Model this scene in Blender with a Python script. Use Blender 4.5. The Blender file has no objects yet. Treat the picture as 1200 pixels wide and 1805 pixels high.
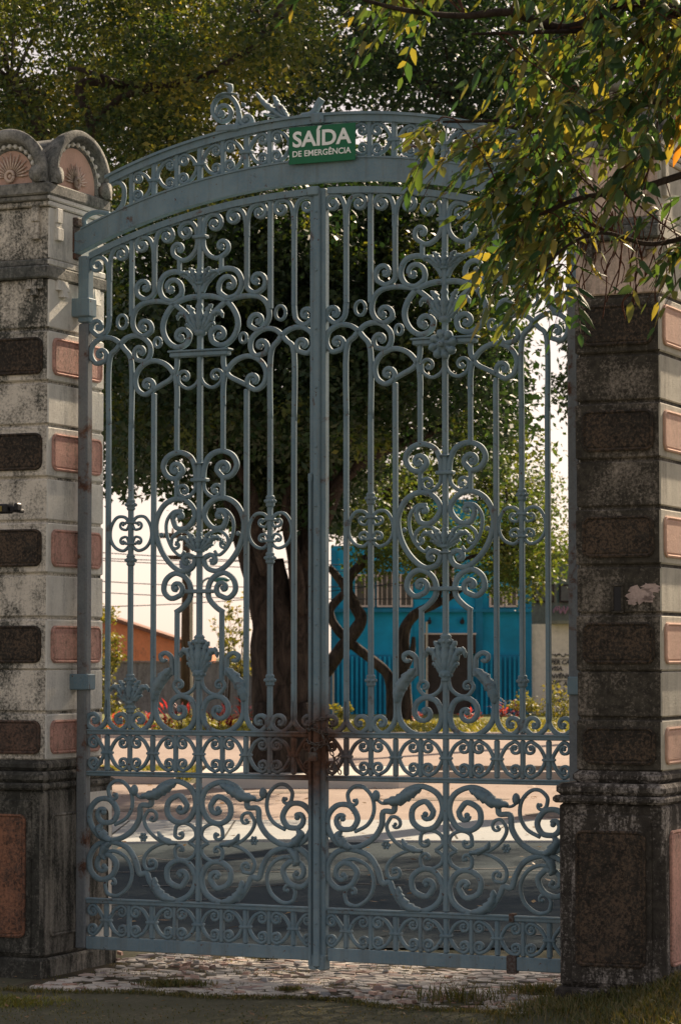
import bpy, math, random
import numpy as np
from mathutils import Vector, Matrix
R = math.radians
rnd = random.Random(7)
scene = bpy.context.scene
COL = scene.collection

# ------------------------------------------------------------------ camera
F = 4700.0; EH = 1.6; BETA = R(24); PITCH = math.atan(252.5 / F)
cam_d = bpy.data.cameras.new('camera'); cam = bpy.data.objects.new('camera', cam_d); COL.objects.link(cam)
cam.location = (0, 0, EH); cam.rotation_euler = (R(90) + PITCH, 0, 0)
cam_d.sensor_fit = 'VERTICAL'; cam_d.sensor_height = 36; cam_d.sensor_width = 36
cam_d.lens = F / 1805 * 36; cam_d.clip_end = 3000; cam_d.clip_start = .1
cam_d.dof.use_dof = True; cam_d.dof.focus_distance = 13.0; cam_d.dof.aperture_fstop = 10.0
scene.camera = cam
# ------------------------------------------------------------------ light
SUN_EL, SUN_AZ = R(33), R(28)          # azimuth from the view direction towards the right: the sun stands behind the gate
scene.view_settings.view_transform = 'Standard'; scene.view_settings.look = 'None'
scene.view_settings.gamma = 1; scene.view_settings.use_curve_mapping = False
scene.view_settings.exposure = 1.42
w = bpy.data.worlds.new('World'); scene.world = w; w.use_nodes = True
nt = w.node_tree; nt.nodes.clear()
sky = nt.nodes.new('ShaderNodeTexSky'); sky.sky_type = 'NISHITA'; sky.sun_disc = False
sky.sun_elevation = SUN_EL; sky.sun_rotation = SUN_AZ
sky.air_density = 1.0; sky.dust_density = 1.0; sky.ozone_density = .6
mul = nt.nodes.new('ShaderNodeMix'); mul.data_type = 'RGBA'; mul.blend_type = 'MULTIPLY'; mul.inputs[0].default_value = 1
mul.inputs[7].default_value = (1.0, .85, .79, 1)
bg = nt.nodes.new('ShaderNodeBackground'); bg.inputs[1].default_value = .14
wo = nt.nodes.new('ShaderNodeOutputWorld')
bw = nt.nodes.new('ShaderNodeRGBToBW'); nt.links.new(sky.outputs[0], bw.inputs[0])
des = nt.nodes.new('ShaderNodeMix'); des.data_type = 'RGBA'; des.inputs[0].default_value = .4
nt.links.new(sky.outputs[0], des.inputs[6]); nt.links.new(bw.outputs[0], des.inputs[7]); gm = nt.nodes.new('ShaderNodeGamma'); gm.inputs[1].default_value = .5       # thin high haze: evens the sky out
nt.links.new(des.outputs[2], gm.inputs[0]); nt.links.new(gm.outputs[0], mul.inputs[6]); nt.links.new(mul.outputs[2], bg.inputs[0]); nt.links.new(bg.outputs[0], wo.inputs[0])
sl = bpy.data.lights.new('sun', 'SUN'); sl.energy = 4.2; sl.angle = R(.55); sl.color = (1, .80, .58)
so = bpy.data.objects.new('sun', sl); COL.objects.link(so)
sd = Vector((math.sin(SUN_AZ) * math.cos(SUN_EL), math.cos(SUN_AZ) * math.cos(SUN_EL), math.sin(SUN_EL)))
so.rotation_euler = sd.to_track_quat('Z', 'Y').to_euler(); so.location = sd * 60

# ------------------------------------------------------------------ photo measurements -> metres
def ray(px, py):
    x = (px - 600) / F; y = (902.5 - py) / F
    return (x, math.cos(PITCH) - y * math.sin(PITCH), math.sin(PITCH) + y * math.cos(PITCH))
def P(px, py, D):
    d = ray(px, py); t = D / d[1]
    return Vector((d[0] * t, D, EH + d[2] * t))
GX, GY = -.103, 13.06
GA = (math.cos(BETA), -math.sin(BETA)); GN = (math.sin(BETA), math.cos(BETA))
def G(px, py, off=0.0):
    d = ray(px, py)
    t = ((GX * GN[0] + GY * GN[1]) + off) / (d[0] * GN[0] + d[1] * GN[1])
    X = d[0] * t; Y = d[1] * t
    return ((X - GX) * GA[0] + (Y - GY) * GA[1], EH + d[2] * t)
def gworld(x, y, z=0):
    return Vector((GX + x * GA[0] + y * GN[0], GY + x * GA[1] + y * GN[1], z))
CR = {'A': (120, 130, 2.4), 'B': (540, 130, 2.4), 'C': (130, 680, 2.553), 'D': (540, 680, 2.5), 'E': (120, 1180, 2.609),
      'F': (540, 1180, 2.5), 'H': (560, 860, 2.667), 'K': (360, 130, 4.286)}
XL, XR = -.657, .664
def T(c, x, y):
    ox, oy, s = CR[c]; px, py = ox + x / s, oy + y / s
    gx, gz = G(px, py)
    if c == 'K': return (gx, gz)
    ax = XR if c in 'BDFH' else XL
    if c == 'F': gx += .010
    if c == 'E': gx += .004
    return (gx - ax, gz)

# ------------------------------------------------------------------ mesh helpers
class MB:
    def __init__(s): s.v = []; s.f = []; s.m = []
    def add(s, v, f, mi=0):
        b = len(s.v); s.v += [tuple(q) for q in v]; s.f += [tuple(b + i for i in q) for q in f]; s.m += [mi] * len(f)
    def box(s, x0, x1, y0, y1, z0, z1, mi=0, c=0.0):
        if c <= 0:
            s.add([(x0,y0,z0),(x1,y0,z0),(x1,y1,z0),(x0,y1,z0),(x0,y0,z1),(x1,y0,z1),(x1,y1,z1),(x0,y1,z1)],
                  [(0,3,2,1),(4,5,6,7),(0,1,5,4),(1,2,6,5),(2,3,7,6),(3,0,4,7)], mi); return
        rings = []
        for (z, i) in ((z0, c), (z0 + c, 0), (z1 - c, 0), (z1, c)):
            a0, a1, b0, b1 = x0 + i, x1 - i, y0 + i, y1 - i
            rings.append([(a0+c,b0,z),(a1-c,b0,z),(a1,b0+c,z),(a1,b1-c,z),(a1-c,b1,z),(a0+c,b1,z),(a0,b1-c,z),(a0,b0+c,z)])
        v = [p for r in rings for p in r]; f = []
        for r in range(3):
            for k in range(8):
                k2 = (k + 1) % 8; f.append((r*8+k, r*8+k2, r*8+8+k2, r*8+8+k))
        f.append(tuple(range(7, -1, -1))); f.append(tuple(range(24, 32)))
        s.add(v, f, mi)
    def lathe(s, cx, cy, prof, n=16, mi=0, sy=1.0):
        v = []; f = []
        for (r, z) in prof:
            for k in range(n):
                a = 2 * math.pi * k / n; v.append((cx + r * math.cos(a), cy + sy * r * math.sin(a), z))
        for i in range(len(prof) - 1):
            for k in range(n):
                k2 = (k + 1) % n; f.append((i*n+k, i*n+k2, i*n+n+k2, i*n+n+k))
        f.append(tuple(range(n - 1, -1, -1))); f.append(tuple(range((len(prof)-1)*n, len(prof)*n)))
        s.add(v, f, mi)
    def ball(s, c, r, n=10, sx=1, sy=1, sz=1, mi=0):
        m = max(4, n // 2); v = []; f = []
        for i in range(m + 1):
            t = math.pi * i / m
            for k in range(n):
                a = 2 * math.pi * k / n
                v.append((c[0]+sx*r*math.sin(t)*math.cos(a), c[1]+sy*r*math.sin(t)*math.sin(a), c[2]-sz*r*math.cos(t)))
        for i in range(m):
            for k in range(n):
                k2 = (k+1) % n; f.append((i*n+k, i*n+k2, i*n+n+k2, i*n+n+k))
        s.add(v, f, mi)
    def tube(s, pts, rad, n=8, mi=0, wob=0.0, seed=0):
        pts = [Vector(p) for p in pts]; N = len(pts); rr = random.Random(seed)
        rad = [rad] * N if not hasattr(rad, '__len__') else rad
        up = Vector((0.13, 0.2, .97)); v = []; f = []; prev = None
        ph = [rr.uniform(0, 6.28) for _ in range(4)]
        for i, p in enumerate(pts):
            t = (pts[min(i+1, N-1)] - pts[max(i-1, 0)]).normalized()
            a = prev if prev is not None else (up.cross(t) if abs(t.dot(up)) < .95 else Vector((1,0,0)).cross(t))
            a = (a - t * a.dot(t)).normalized(); prev = a; b = t.cross(a)
            for k in range(n):
                an = 2 * math.pi * k / n
                r = rad[i] * (1 + wob * (math.sin(3*an + ph[0] + i*.35) * .6 + math.sin(5*an + ph[1] - i*.5)*.4 + .35*math.sin(i*1.3+ph[2])))
                v.append(p + (a * math.cos(an) + b * math.sin(an)) * r)
        for i in range(N - 1):
            for k in range(n):
                k2 = (k+1) % n; f.append((i*n+k, i*n+k2, i*n+n+k2, i*n+n+k))
        f.append(tuple(range(n-1, -1, -1))); f.append(tuple(range((N-1)*n, N*n)))
        s.add(v, f, mi)
    def mesh(s, name, mats, smooth=False):
        me = bpy.data.meshes.new(name); me.from_pydata(s.v, [], s.f)
        for m in (mats if isinstance(mats, (list, tuple)) else [mats]): me.materials.append(m)
        me.polygons.foreach_set('material_index', s.m)
        me.polygons.foreach_set('use_smooth', [smooth] * len(s.f))
        me.update(); return me
    def build(s, name, mats, parent=None, smooth=False):
        return link(name, s.mesh(name, mats, smooth), parent)
def link(name, me, parent=None):
    o = bpy.data.objects.new(name, me); COL.objects.link(o); o.parent = parent; return o
def tag(o, label, cat, group=None):
    o['label'] = label; o['category'] = cat
    if group: o['group'] = group
    return o
def struct(o): o['kind'] = 'structure'; return o
def stuff(o, label, cat): o['kind'] = 'stuff'; tag(o, label, cat); return o
def empty(name, label, cat, loc=(0,0,0), rz=0, group=None):
    o = bpy.data.objects.new(name, None); COL.objects.link(o); o.location = loc; o.rotation_euler = (0,0,rz)
    o.empty_display_size = .2
    return tag(o, label, cat, group)
def cat_rom(pts, per=5):
    pts = [np.array(p, float) for p in pts]; n = len(pts)
    if n < 3: return pts
    out = []
    for i in range(n - 1):
        p0 = pts[max(i-1, 0)]; p1 = pts[i]; p2 = pts[i+1]; p3 = pts[min(i+2, n-1)]
        for k in range(per):
            t = k / per
            out.append(.5 * ((2*p1) + (-p0+p2)*t + (2*p0-5*p1+4*p2-p3)*t*t + (-p0+3*p1-3*p2+p3)*t**3))
    out.append(pts[-1]); return out

# ------------------------------------------------------------------ materials
def mat(name, rough=.7):
    m = bpy.data.materials.new(name); m.use_nodes = True; n = m.node_tree
    b = n.nodes['Principled BSDF']; b.inputs['Roughness'].default_value = rough; b.inputs['Specular IOR Level'].default_value = .3
    return m, n, b
class N:
    def __init__(s, nt): s.n = nt
    def new(s, t, **k):
        o = s.n.nodes.new(t)
        for a, v in k.items(): setattr(o, a, v)
        return o
    def l(s, a, b): s.n.links.new(a, b)
    def coord(s, kind='Object', scale=(1,1,1), rot=(0,0,0)):
        c = s.new('ShaderNodeTexCoord'); m = s.new('ShaderNodeMapping'); m.inputs['Scale'].default_value = scale; m.inputs['Rotation'].default_value = rot
        s.l(c.outputs[kind], m.inputs[0]); return m.outputs[0]
    def noise(s, vec, scale, detail=6, rough=.6, dist=0):
        o = s.new('ShaderNodeTexNoise'); o.inputs['Scale'].default_value = scale; o.inputs['Detail'].default_value = detail
        o.inputs['Roughness'].default_value = rough; o.inputs['Distortion'].default_value = dist
        s.l(vec, o.inputs['Vector']); return o.outputs[0]
    def ramp(s, fac, a, b, c0=(0,0,0), c1=(1,1,1)):
        r = s.new('ShaderNodeValToRGB'); r.color_ramp.elements[0].position = a; r.color_ramp.elements[1].position = b
        r.color_ramp.elements[0].color = (*c0, 1); r.color_ramp.elements[1].color = (*c1, 1)
        s.l(fac, r.inputs[0]); return r.outputs[0]
    def mix(s, f, a, b, mode='MIX'):
        m = s.new('ShaderNodeMix', data_type='RGBA', blend_type=mode)
        for sock, v in ((m.inputs[0], f), (m.inputs[6], a), (m.inputs[7], b)):
            if hasattr(v, 'is_output') or hasattr(v, 'links'): s.l(v, sock)
            elif isinstance(v, (tuple, list)): sock.default_value = (*v[:3], 1)
            else: sock.default_value = v
        return m.outputs[2]
    def math(s, op, a, b=0.0):
        m = s.new('ShaderNodeMath', operation=op, use_clamp=False)
        for sock, v in ((m.inputs[0], a), (m.inputs[1], b)):
            if hasattr(v, 'links'): s.l(v, sock)
            else: sock.default_value = v
        return m.outputs[0]
    def bump(s, bsdf, h, strength=.4, dist=.01):
        b = s.new('ShaderNodeBump'); b.inputs['Strength'].default_value = strength; b.inputs['Distance'].default_value = dist
        s.l(h, b.inputs['Height']); s.l(b.outputs[0], bsdf.inputs['Normal'])

def iron(name, c1, c2, rust_amt=.36, spot=None, rough=.72):
    m, n, b = mat(name, rough); q = N(n); v = q.coord()
    base = q.mix(q.ramp(q.noise(v, 5, 8, .65), .35, .68), c1, c2)
    fine = q.noise(v, 90, 4, .7)
    base = q.mix(q.ramp(fine, .4, .75), base, q.mix(.5, base, (.26,.29,.28)))
    dv = q.coord('Object', (22, 22, 1.6)); base = q.mix(q.math('MULTIPLY', q.ramp(q.noise(dv, 1, 6, .7), .50, .72), .45), base, (.12,.115,.095))
    r1 = q.ramp(q.noise(v, 7, 10, .72, .4), 1 - rust_amt, 1 - rust_amt + .09)
    chips = q.ramp(q.noise(v, 34, 5, .65), .655, .69); r1 = q.mix(1.0, r1, chips, 'SCREEN')
    if spot:                      # weathered streak around the chained lock
        g = q.new('ShaderNodeTexGradient', gradient_type='SPHERICAL'); mp = q.new('ShaderNodeMapping')
        tc = q.new('ShaderNodeTexCoord'); q.l(tc.outputs['Object'], mp.inputs[0]); mp.inputs['Scale'].default_value = spot[1]
        mp.inputs['Location'].default_value = [-a*b_ for a, b_ in zip(spot[0], spot[1])]
        q.l(mp.outputs[0], g.inputs[0])
        k = q.math('MULTIPLY', g.outputs[1], q.math('ADD', q.noise(v, 16, 8, .7), .55))
        k = q.ramp(k, .22, .75); r1 = q.mix(1.0, r1, k, 'SCREEN')
    rc = q.mix(q.ramp(q.noise(v, 30, 5, .7), .35, .65), (.06,.032,.022), (.15,.078,.048))
    col = q.mix(r1, base, rc)
    q.l(col, b.inputs['Base Color']); q.l(q.mix(r1, (rough,)*3, (.9,)*3), b.inputs['Roughness'])
    q.bump(b, q.mix(r1, fine, q.noise(v, 60, 5, .7)), .35, .002)
    return m
PAINT1, PAINT2 = (.125,.210,.262), (.200,.290,.330)
M_IRONL = iron('blue_grey_iron_left', PAINT1, PAINT2, .395, ((.66,0,1.12),(1.9,1,2.4)))
M_IRONR = iron('blue_grey_iron_right', PAINT1, PAINT2, .395, ((-.70,0,1.15),(2.3,1,2.6)))
M_IRON = iron('blue_grey_iron', PAINT1, PAINT2, .40)
M_POST = iron('worn_post_iron', (.13,.15,.165), (.19,.205,.21), .46)
M_RUST = iron('rusty_iron', (.05,.032,.025), (.08,.048,.036), .5, None, .85)

def plaster(name, base, dirt, amount, streak=.5, rough=.9, speck=.35, seed=0, contrast=.12):
    m, n, b = mat(name, rough); q = N(n)
    v = q.coord('Object', (1,1,1)); c = q.new('ShaderNodeVectorMath', operation='ADD'); c.inputs[1].default_value = (seed*3.7, seed*1.3, seed*2.1)
    q.l(v, c.inputs[0]); v = c.outputs[0]
    sv = q.new('ShaderNodeVectorMath', operation='MULTIPLY'); sv.inputs[1].default_value = (1.0, 1.0, .14); q.l(v, sv.inputs[0])
    n1 = q.noise(v, 3.2, 10, .68, .3); n2 = q.noise(sv.outputs[0], 13, 8, .7); n3 = q.noise(v, 70, 6, .75)
    k = q.math('ADD', q.math('MULTIPLY', n1, 1 - streak), q.math('MULTIPLY', n2, streak))
    k = q.math('ADD', k, q.math('MULTIPLY', q.math('SUBTRACT', n3, .5), speck))
    t = .5 + (.5 - amount) * .45
    f = q.ramp(k, t - contrast, t + contrast)
    bc = q.mix(q.ramp(q.noise(v, 9, 5), .3, .7), base, tuple(x * .8 for x in base))
    dc = q.mix(q.ramp(q.noise(v, 24, 6, .7), .38, .72), dirt, tuple(min(1, x * 3.0) for x in dirt))
    q.l(q.mix(f, bc, dc), b.inputs['Base Color'])
    q.bump(b, q.math('ADD', n3, q.math('MULTIPLY', n1, .5)), .7, .008)
    return m
DIRT = (.028,.030,.027)
M_LF = plaster('weathered_cream_plaster', (.76,.70,.59), (.042,.043,.036), .50, .30, seed=1, contrast=.085, speck=.6)
M_LS = plaster('cream_plaster', (.80,.78,.70), (.14,.14,.13), .24, .6, seed=2, speck=.3)
M_LP = plaster('mould_covered_plinth', (.34,.32,.27), (.024,.024,.020), .76, .5, seed=3, speck=.5)
M_LPS = plaster('streaked_plinth_side', (.42,.39,.33), (.024,.024,.020), .62, .7, seed=4)
M_RF = plaster('black_mould_plaster', (.40,.35,.29), (.030,.027,.021), .76, .35, seed=5, speck=.7)
M_RU = plaster('pinkish_cream_plaster', (.80,.62,.50), (.09,.08,.065), .34, .6, seed=6)
M_RS = plaster('pale_side_plaster', (.56,.53,.44), (.12,.11,.09), .25, .6, seed=7, speck=.2)
M_RP = plaster('black_stained_plinth', (.55,.50,.45), (.026,.023,.019), .72, .7, seed=8, speck=.6, contrast=.10)
M_CAP = plaster('mossy_cornice', (.50,.48,.42), (.050,.053,.048), .66, .3, seed=9)
M_PK = plaster('pink_pebble_dash', (.66,.37,.30), (.15,.10,.08), .36, .6, seed=10, speck=.9)
M_PKO = plaster('peach_recess', (.66,.43,.33), (.28,.19,.15), .25, .4, seed=11, speck=.5)
M_BR = plaster('dark_brown_pebble_dash', (.125,.088,.060), (.017,.015,.012), .64, .25, seed=12, speck=1.6)
M_BR2 = plaster('brown_pebble_dash', (.17,.105,.075), (.028,.022,.018), .60, .3, seed=13, speck=1.2)
M_OR = plaster('orange_stained_panel', (.33,.155,.09), (.035,.025,.02), .50, .4, seed=14, speck=.9)
M_BARE = plaster('bare_pink_plaster', (.60,.47,.42), (.12,.09,.08), .42, .2, seed=15)

def leafmat(name, cols, transl=.4, tcol=None, rough=.55, clump=False):
    m = bpy.data.materials.new(name); m.use_nodes = True; n = m.node_tree; q = N(n)
    b = n.nodes['Principled BSDF']; b.inputs['Roughness'].default_value = rough; out = n.nodes['Material Output']
    g = q.new('ShaderNodeNewGeometry'); r = q.new('ShaderNodeValToRGB'); el = r.color_ramp.elements
    el[0].position = 0; el[0].color = (*cols[0], 1); el[1].position = 1; el[1].color = (*cols[-1], 1)
    for i, c in enumerate(cols[1:-1]):
        e = el.new((i + 1) / (len(cols) - 1)); e.color = (*c, 1)
    cn = q.ramp(q.noise(q.coord(), 1.3, 4, .65), .36, .68)  # noise puts light and dark foliage masses into the leaf colour
    fac = q.math('ADD', q.math('MULTIPLY', g.outputs['Random Per Island'], .42), q.math('MULTIPLY', cn, .60)) if clump else g.outputs['Random Per Island']
    q.l(fac, r.inputs[0]); q.l(r.outputs[0], b.inputs['Base Color'])
    t = q.new('ShaderNodeBsdfTranslucent'); mx = q.new('ShaderNodeMixShader'); mx.inputs[0].default_value = transl
    q.l(q.mix(1.0, r.outputs[0], tcol or (1.9,1.5,.6), 'MULTIPLY'), t.inputs[0])
    q.l(b.outputs[0], mx.inputs[1]); q.l(t.outputs[0], mx.inputs[2]); q.l(mx.outputs[0], out.inputs[0])
    return m
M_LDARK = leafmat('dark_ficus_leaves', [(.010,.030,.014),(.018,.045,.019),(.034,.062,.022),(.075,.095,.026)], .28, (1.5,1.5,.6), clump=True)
M_LOLIVE = leafmat('olive_leaves', [(.016,.036,.014),(.034,.062,.020),(.11,.125,.03),(.38,.31,.055)], .48, (1.6,1.5,.55), clump=True)  # brightest tone paints golden sun highlights on the upper left crown
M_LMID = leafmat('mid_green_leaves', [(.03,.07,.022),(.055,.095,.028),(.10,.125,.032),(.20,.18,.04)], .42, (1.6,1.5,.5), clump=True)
M_LFRONT = leafmat('pinnate_leaves', [(.025,.068,.030),(.038,.088,.032),(.065,.11,.032),(.12,.14,.038),(.25,.21,.05)], .45, (1.7,1.5,.6))
M_LYEL = leafmat('yellow_leaves', [(.30,.24,.04),(.38,.25,.05),(.45,.20,.04)], .5)
M_LRED = leafmat('red_leaves', [(.20,.02,.03),(.45,.05,.05),(.60,.14,.08),(.10,.02,.04)], .4, (1.3,.8,.7))
M_GRASS = leafmat('grass_blades', [(.05,.07,.02),(.08,.10,.03),(.14,.13,.05),(.20,.17,.08)], .35)
M_GRASSY = leafmat('sun_toned_grass', [(.10,.13,.03),(.16,.18,.04),(.22,.20,.06)], .35)  # brighter copy of the grass with sun in its colour; shrubs share it
def bark(name, a, b_):
    m, n, b = mat(name, .95); q = N(n); v = q.coord('Object', (1,1,.3))
    k = q.noise(v, 9, 10, .75, .8); q.l(q.mix(q.ramp(k, .40, .62), a, b_), b.inputs['Base Color']); q.bump(b, k, 1.0, .12); return m
M_BARK = bark('dark_bark', (.014,.011,.009), (.085,.064,.052))
M_BARK2 = bark('twig_bark', (.04,.028,.022), (.11,.08,.06))
M_STEM = bark('reddish_stems', (.10,.035,.02), (.20,.08,.04))
def flat(name, c, rough=.7, noise=.15, scale=8, metallic=0, bumpy=.1):
    m, n, b = mat(name, rough); q = N(n); v = q.coord(); b.inputs['Metallic'].default_value = metallic
    k = q.noise(v, scale, 8, .65)
    q.l(q.mix(q.ramp(k, .3, .7), tuple(x * (1 - noise) for x in c), tuple(min(1, x * (1 + noise)) for x in c)), b.inputs['Base Color'])
    if bumpy: q.bump(b, q.noise(v, scale * 6, 5), bumpy, .01)
    return m
M_BLUE = flat('blue_wall_paint', (.003,.27,.46), .6, .32, .8)
M_BLUED = flat('deep_blue_paint', (.005,.17,.31), .55, .2, 2)
M_GLASS = flat('dark_window_glass', (.10,.09,.08), .2, .3, 3)
M_FRAME = flat('pinkish_white_frame', (.62,.50,.44), .6)
M_SHUT = flat('dark_shutter_metal', (.055,.042,.038), .6, .3)
M_BROWN = flat('dark_brown_board', (.05,.032,.026), .8, .3)
M_PIPE = flat('cream_pipe', (.45,.40,.32), .6)
M_CWALL = plaster('cream_street_wall', (.78,.70,.60), (.30,.27,.23), .25, .5, seed=20)
M_CWALL2 = plaster('dingy_green_wall', (.24,.24,.19), (.07,.07,.06), .4, .4, seed=21)
M_ORANGE = plaster('orange_wall', (.80,.27,.12), (.14,.07,.05), .22, .4, seed=22, contrast=.08)
M_CONC = plaster('grey_concrete_wall', (.34,.31,.28), (.10,.09,.08), .5, .75, seed=23)
M_TILE = flat('clay_roof_tile', (.20,.09,.055), .9, .4, 10)
M_INK = flat('black_lettering', (.05,.05,.055), .8)
M_INKB = flat('blue_spray_paint', (.08,.12,.22), .8)
M_PINKINK = flat('pink_spray_paint', (.42,.22,.26), .8)
M_WOOD = bark('pole_wood', (.07,.045,.03), (.15,.10,.07))
M_DARK = flat('black_plastic', (.015,.015,.017), .5)
M_GREENSIGN = flat('green_sign_face', (.006,.135,.055), .45, .12, 3, bumpy=.02)
M_WHITE = flat('white_lettering', (.88,.90,.85), .5, .06)
M_LAMPGLASS = flat('amber_lens', (.20,.15,.03), .3)

# ------------------------------------------------------------------ ground
def ground_mat(name, c1, c2, scale=6, rough=.95, bs=.5):
    m, n, b = mat(name, rough); q = N(n); v = q.coord(); b.inputs['Specular IOR Level'].default_value = .04
    k = q.noise(v, scale, 10, .7); k2 = q.noise(v, scale * 14, 4, .7)
    q.l(q.mix(q.ramp(k2, .35, .7), q.mix(q.ramp(k, .35, .65), c1, c2), c1), b.inputs['Base Color']); q.bump(b, k2, bs, .02); return m
M_GROUND = ground_mat('mossy_dirt', (.095,.095,.062), (.17,.16,.115), 3)
M_ASPH = ground_mat('asphalt', (.028,.042,.050), (.048,.062,.068), 1.2)
M_ROADL = ground_mat('worn_pale_road', (.29,.235,.205), (.40,.33,.285), .8)
M_PAVE = ground_mat('pale_concrete', (.33,.35,.35), (.43,.43,.41), 1.5, bs=.2)
M_KERB = ground_mat('kerb_stone', (.42,.36,.32), (.52,.45,.40), 3, bs=.3)
def sheet(name, x0, x1, y0, y1, z, m, nx=1, ny=1):
    b = MB(); v = []; f = []
    for j in range(ny + 1):
        for i in range(nx + 1):
            v.append((x0 + (x1-x0)*i/nx, y0 + (y1-y0)*j/ny, z))
    for j in range(ny):
        for i in range(nx):
            a = j*(nx+1)+i; f.append((a, a+1, a+nx+2, a+nx+1))
    b.add(v, f); return struct(b.build(name, m))
sheet('ground', -700, 700, -60, 1500, 0, M_GROUND)
sheet('asphalt_road', -60, 60, 14.6, 22.8, .012, M_ASPH)
# wavy front edge of the pale gutter
def wavy(name, y0, y1, z, m, amp, x0=-30, x1=30, seed=0, zb=0):
    rr = random.Random(seed); b = MB(); v = []; n = 90; ph = rr.uniform(0, 6)
    for i in range(n + 1):
        x = x0 + (x1-x0)*i/n; a = amp*(math.sin(x*.9+ph) + .5*math.sin(x*2.3+ph*2))
        v += [(x, y0 + a, z), (x, y1, z), (x, y0 + a, zb)]
    f = []
    for i in range(n):
        a = i*3; f.append((a, a+3, a+4, a+1)); f.append((a+2, a+5, a+3, a))
    b.add(v, f); return struct(b.build(name, m))
wavy('pale_gutter', 22.7, 25.6, .03, M_PAVE, .18, seed=3)
sheet('worn_road', -60, 60, 25.5, 33.2, .016, M_ROADL)
wavy('pavement', 36.4, 48.5, .10, M_ROADL, .05, -60, 60, 4)
b = MB(); b.box(-60, -2.05, 33.0, 33.35, 0, .16, 0, .02); b.box(.75, 60, 33.6, 33.9, 0, .14, 0, .02); struct(b.build('kerb', M_KERB))
b = MB(); b.box(-60, 60, 48.5, 48.8, 0, .2, 0, .02); struct(b.build('far_kerb', M_KERB))
sheet('verge', -60, 60, 48.8, 66, .15, ground_mat('grassy_verge', (.12,.14,.05), (.22,.20,.09), 1.5))
# raised white kerb round the foot of the big tree
b = MB()
for (r0, r1, z0, z1) in ((0, 1, 0, .26),):
    pts = [(-1.45, 31.9), (.70, 31.9), (.95, 32.3), (.95, 34.6), (-1.7, 34.6), (-1.7, 32.3)]
    v = [(x, y, .0) for x, y in pts] + [(x, y, .17) for x, y in pts]; n = 6
    b.add(v, [tuple(range(n, 2*n))] + [(i, (i+1) % n, n+(i+1) % n, n+i) for i in range(n)])
struct(b.build('tree_island', ground_mat('white_washed_kerb', (.50,.48,.45), (.58,.55,.50), 3, bs=.2)))

# ------------------------------------------------------------------ Portuguese stone pavement in the gateway
m, n, bb = mat('portuguese_stone', .8); q = N(n); v = q.coord('Object', (1, 1, 1), (0, 0, .5))
vd = q.new('ShaderNodeVectorMath', operation='ADD'); nn = q.new('ShaderNodeTexNoise'); nn.inputs['Scale'].default_value = 9
q.l(v, nn.inputs['Vector']); sc = q.new('ShaderNodeVectorMath', operation='SCALE'); sc.inputs['Scale'].default_value = .05
q.l(nn.outputs[1], sc.inputs[0]); q.l(v, vd.inputs[0]); q.l(sc.outputs[0], vd.inputs[1])
vo = q.new('ShaderNodeTexVoronoi', feature='DISTANCE_TO_EDGE'); vo.inputs['Scale'].default_value = 13; q.l(vd.outputs[0], vo.inputs['Vector'])
vc = q.new('ShaderNodeTexVoronoi'); vc.inputs['Scale'].default_value = 13; q.l(vd.outputs[0], vc.inputs['Vector'])
sep = q.new('ShaderNodeSeparateColor'); q.l(vc.outputs['Color'], sep.inputs[0])
stone = q.new('ShaderNodeValToRGB'); e = stone.color_ramp.elements; e[0].color = (.40,.38,.35,1); e[1].color = (.54,.48,.42,1)
for pos, c in ((.45, (.48,.43,.38)), (.80, (.42,.26,.19)), (.93, (.16,.17,.18))):
    x = e.new(pos); x.color = (*c, 1)
stone.color_ramp.interpolation = 'CONSTANT'
q.l(sep.outputs[0], stone.inputs[0])
gap = q.ramp(vo.outputs[0], .03, .09)
moss = q.ramp(q.noise(v, 3.0, 8, .7), .55, .68)
q.l(q.mix(moss, q.mix(gap, (.05,.045,.035), stone.outputs[0]), (.10,.095,.06)), bb.inputs['Base Color'])
q.bump(bb, vo.outputs[0], .8, .03)
M_STONE = m
b = MB(); v_ = []; f_ = []
nx, ny = 40, 14
for j in range(ny+1):
    for i in range(nx+1):
        u = -1.33 + 2.72*i/nx; w_ = -.66 + 1.76*j/ny
        if j == 0: w_ += .10*math.sin(u*2.1+1) + .05*math.sin(u*7)
        g = gworld(u, w_); v_.append((g.x, g.y, (-.006 if j == 0 else .007) + .002*math.sin(u*3)*math.sin(w_*4)))
for j in range(ny):
    for i in range(nx):
        a = j*(nx+1)+i; f_.append((a, a+1, a+nx+2, a+nx+1))
b.add(v_, f_); struct(b.build('paving_bed', ground_mat('sandy_joints', (.07,.062,.045), (.12,.105,.075), 4)))
M_SETT = leafmat('pale_paving_stone', [(.46,.43,.38),(.54,.50,.44),(.40,.36,.31),(.58,.53,.46),(.50,.46,.41),(.40,.26,.20),(.17,.18,.19)], 0.0, None, .8)
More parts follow.
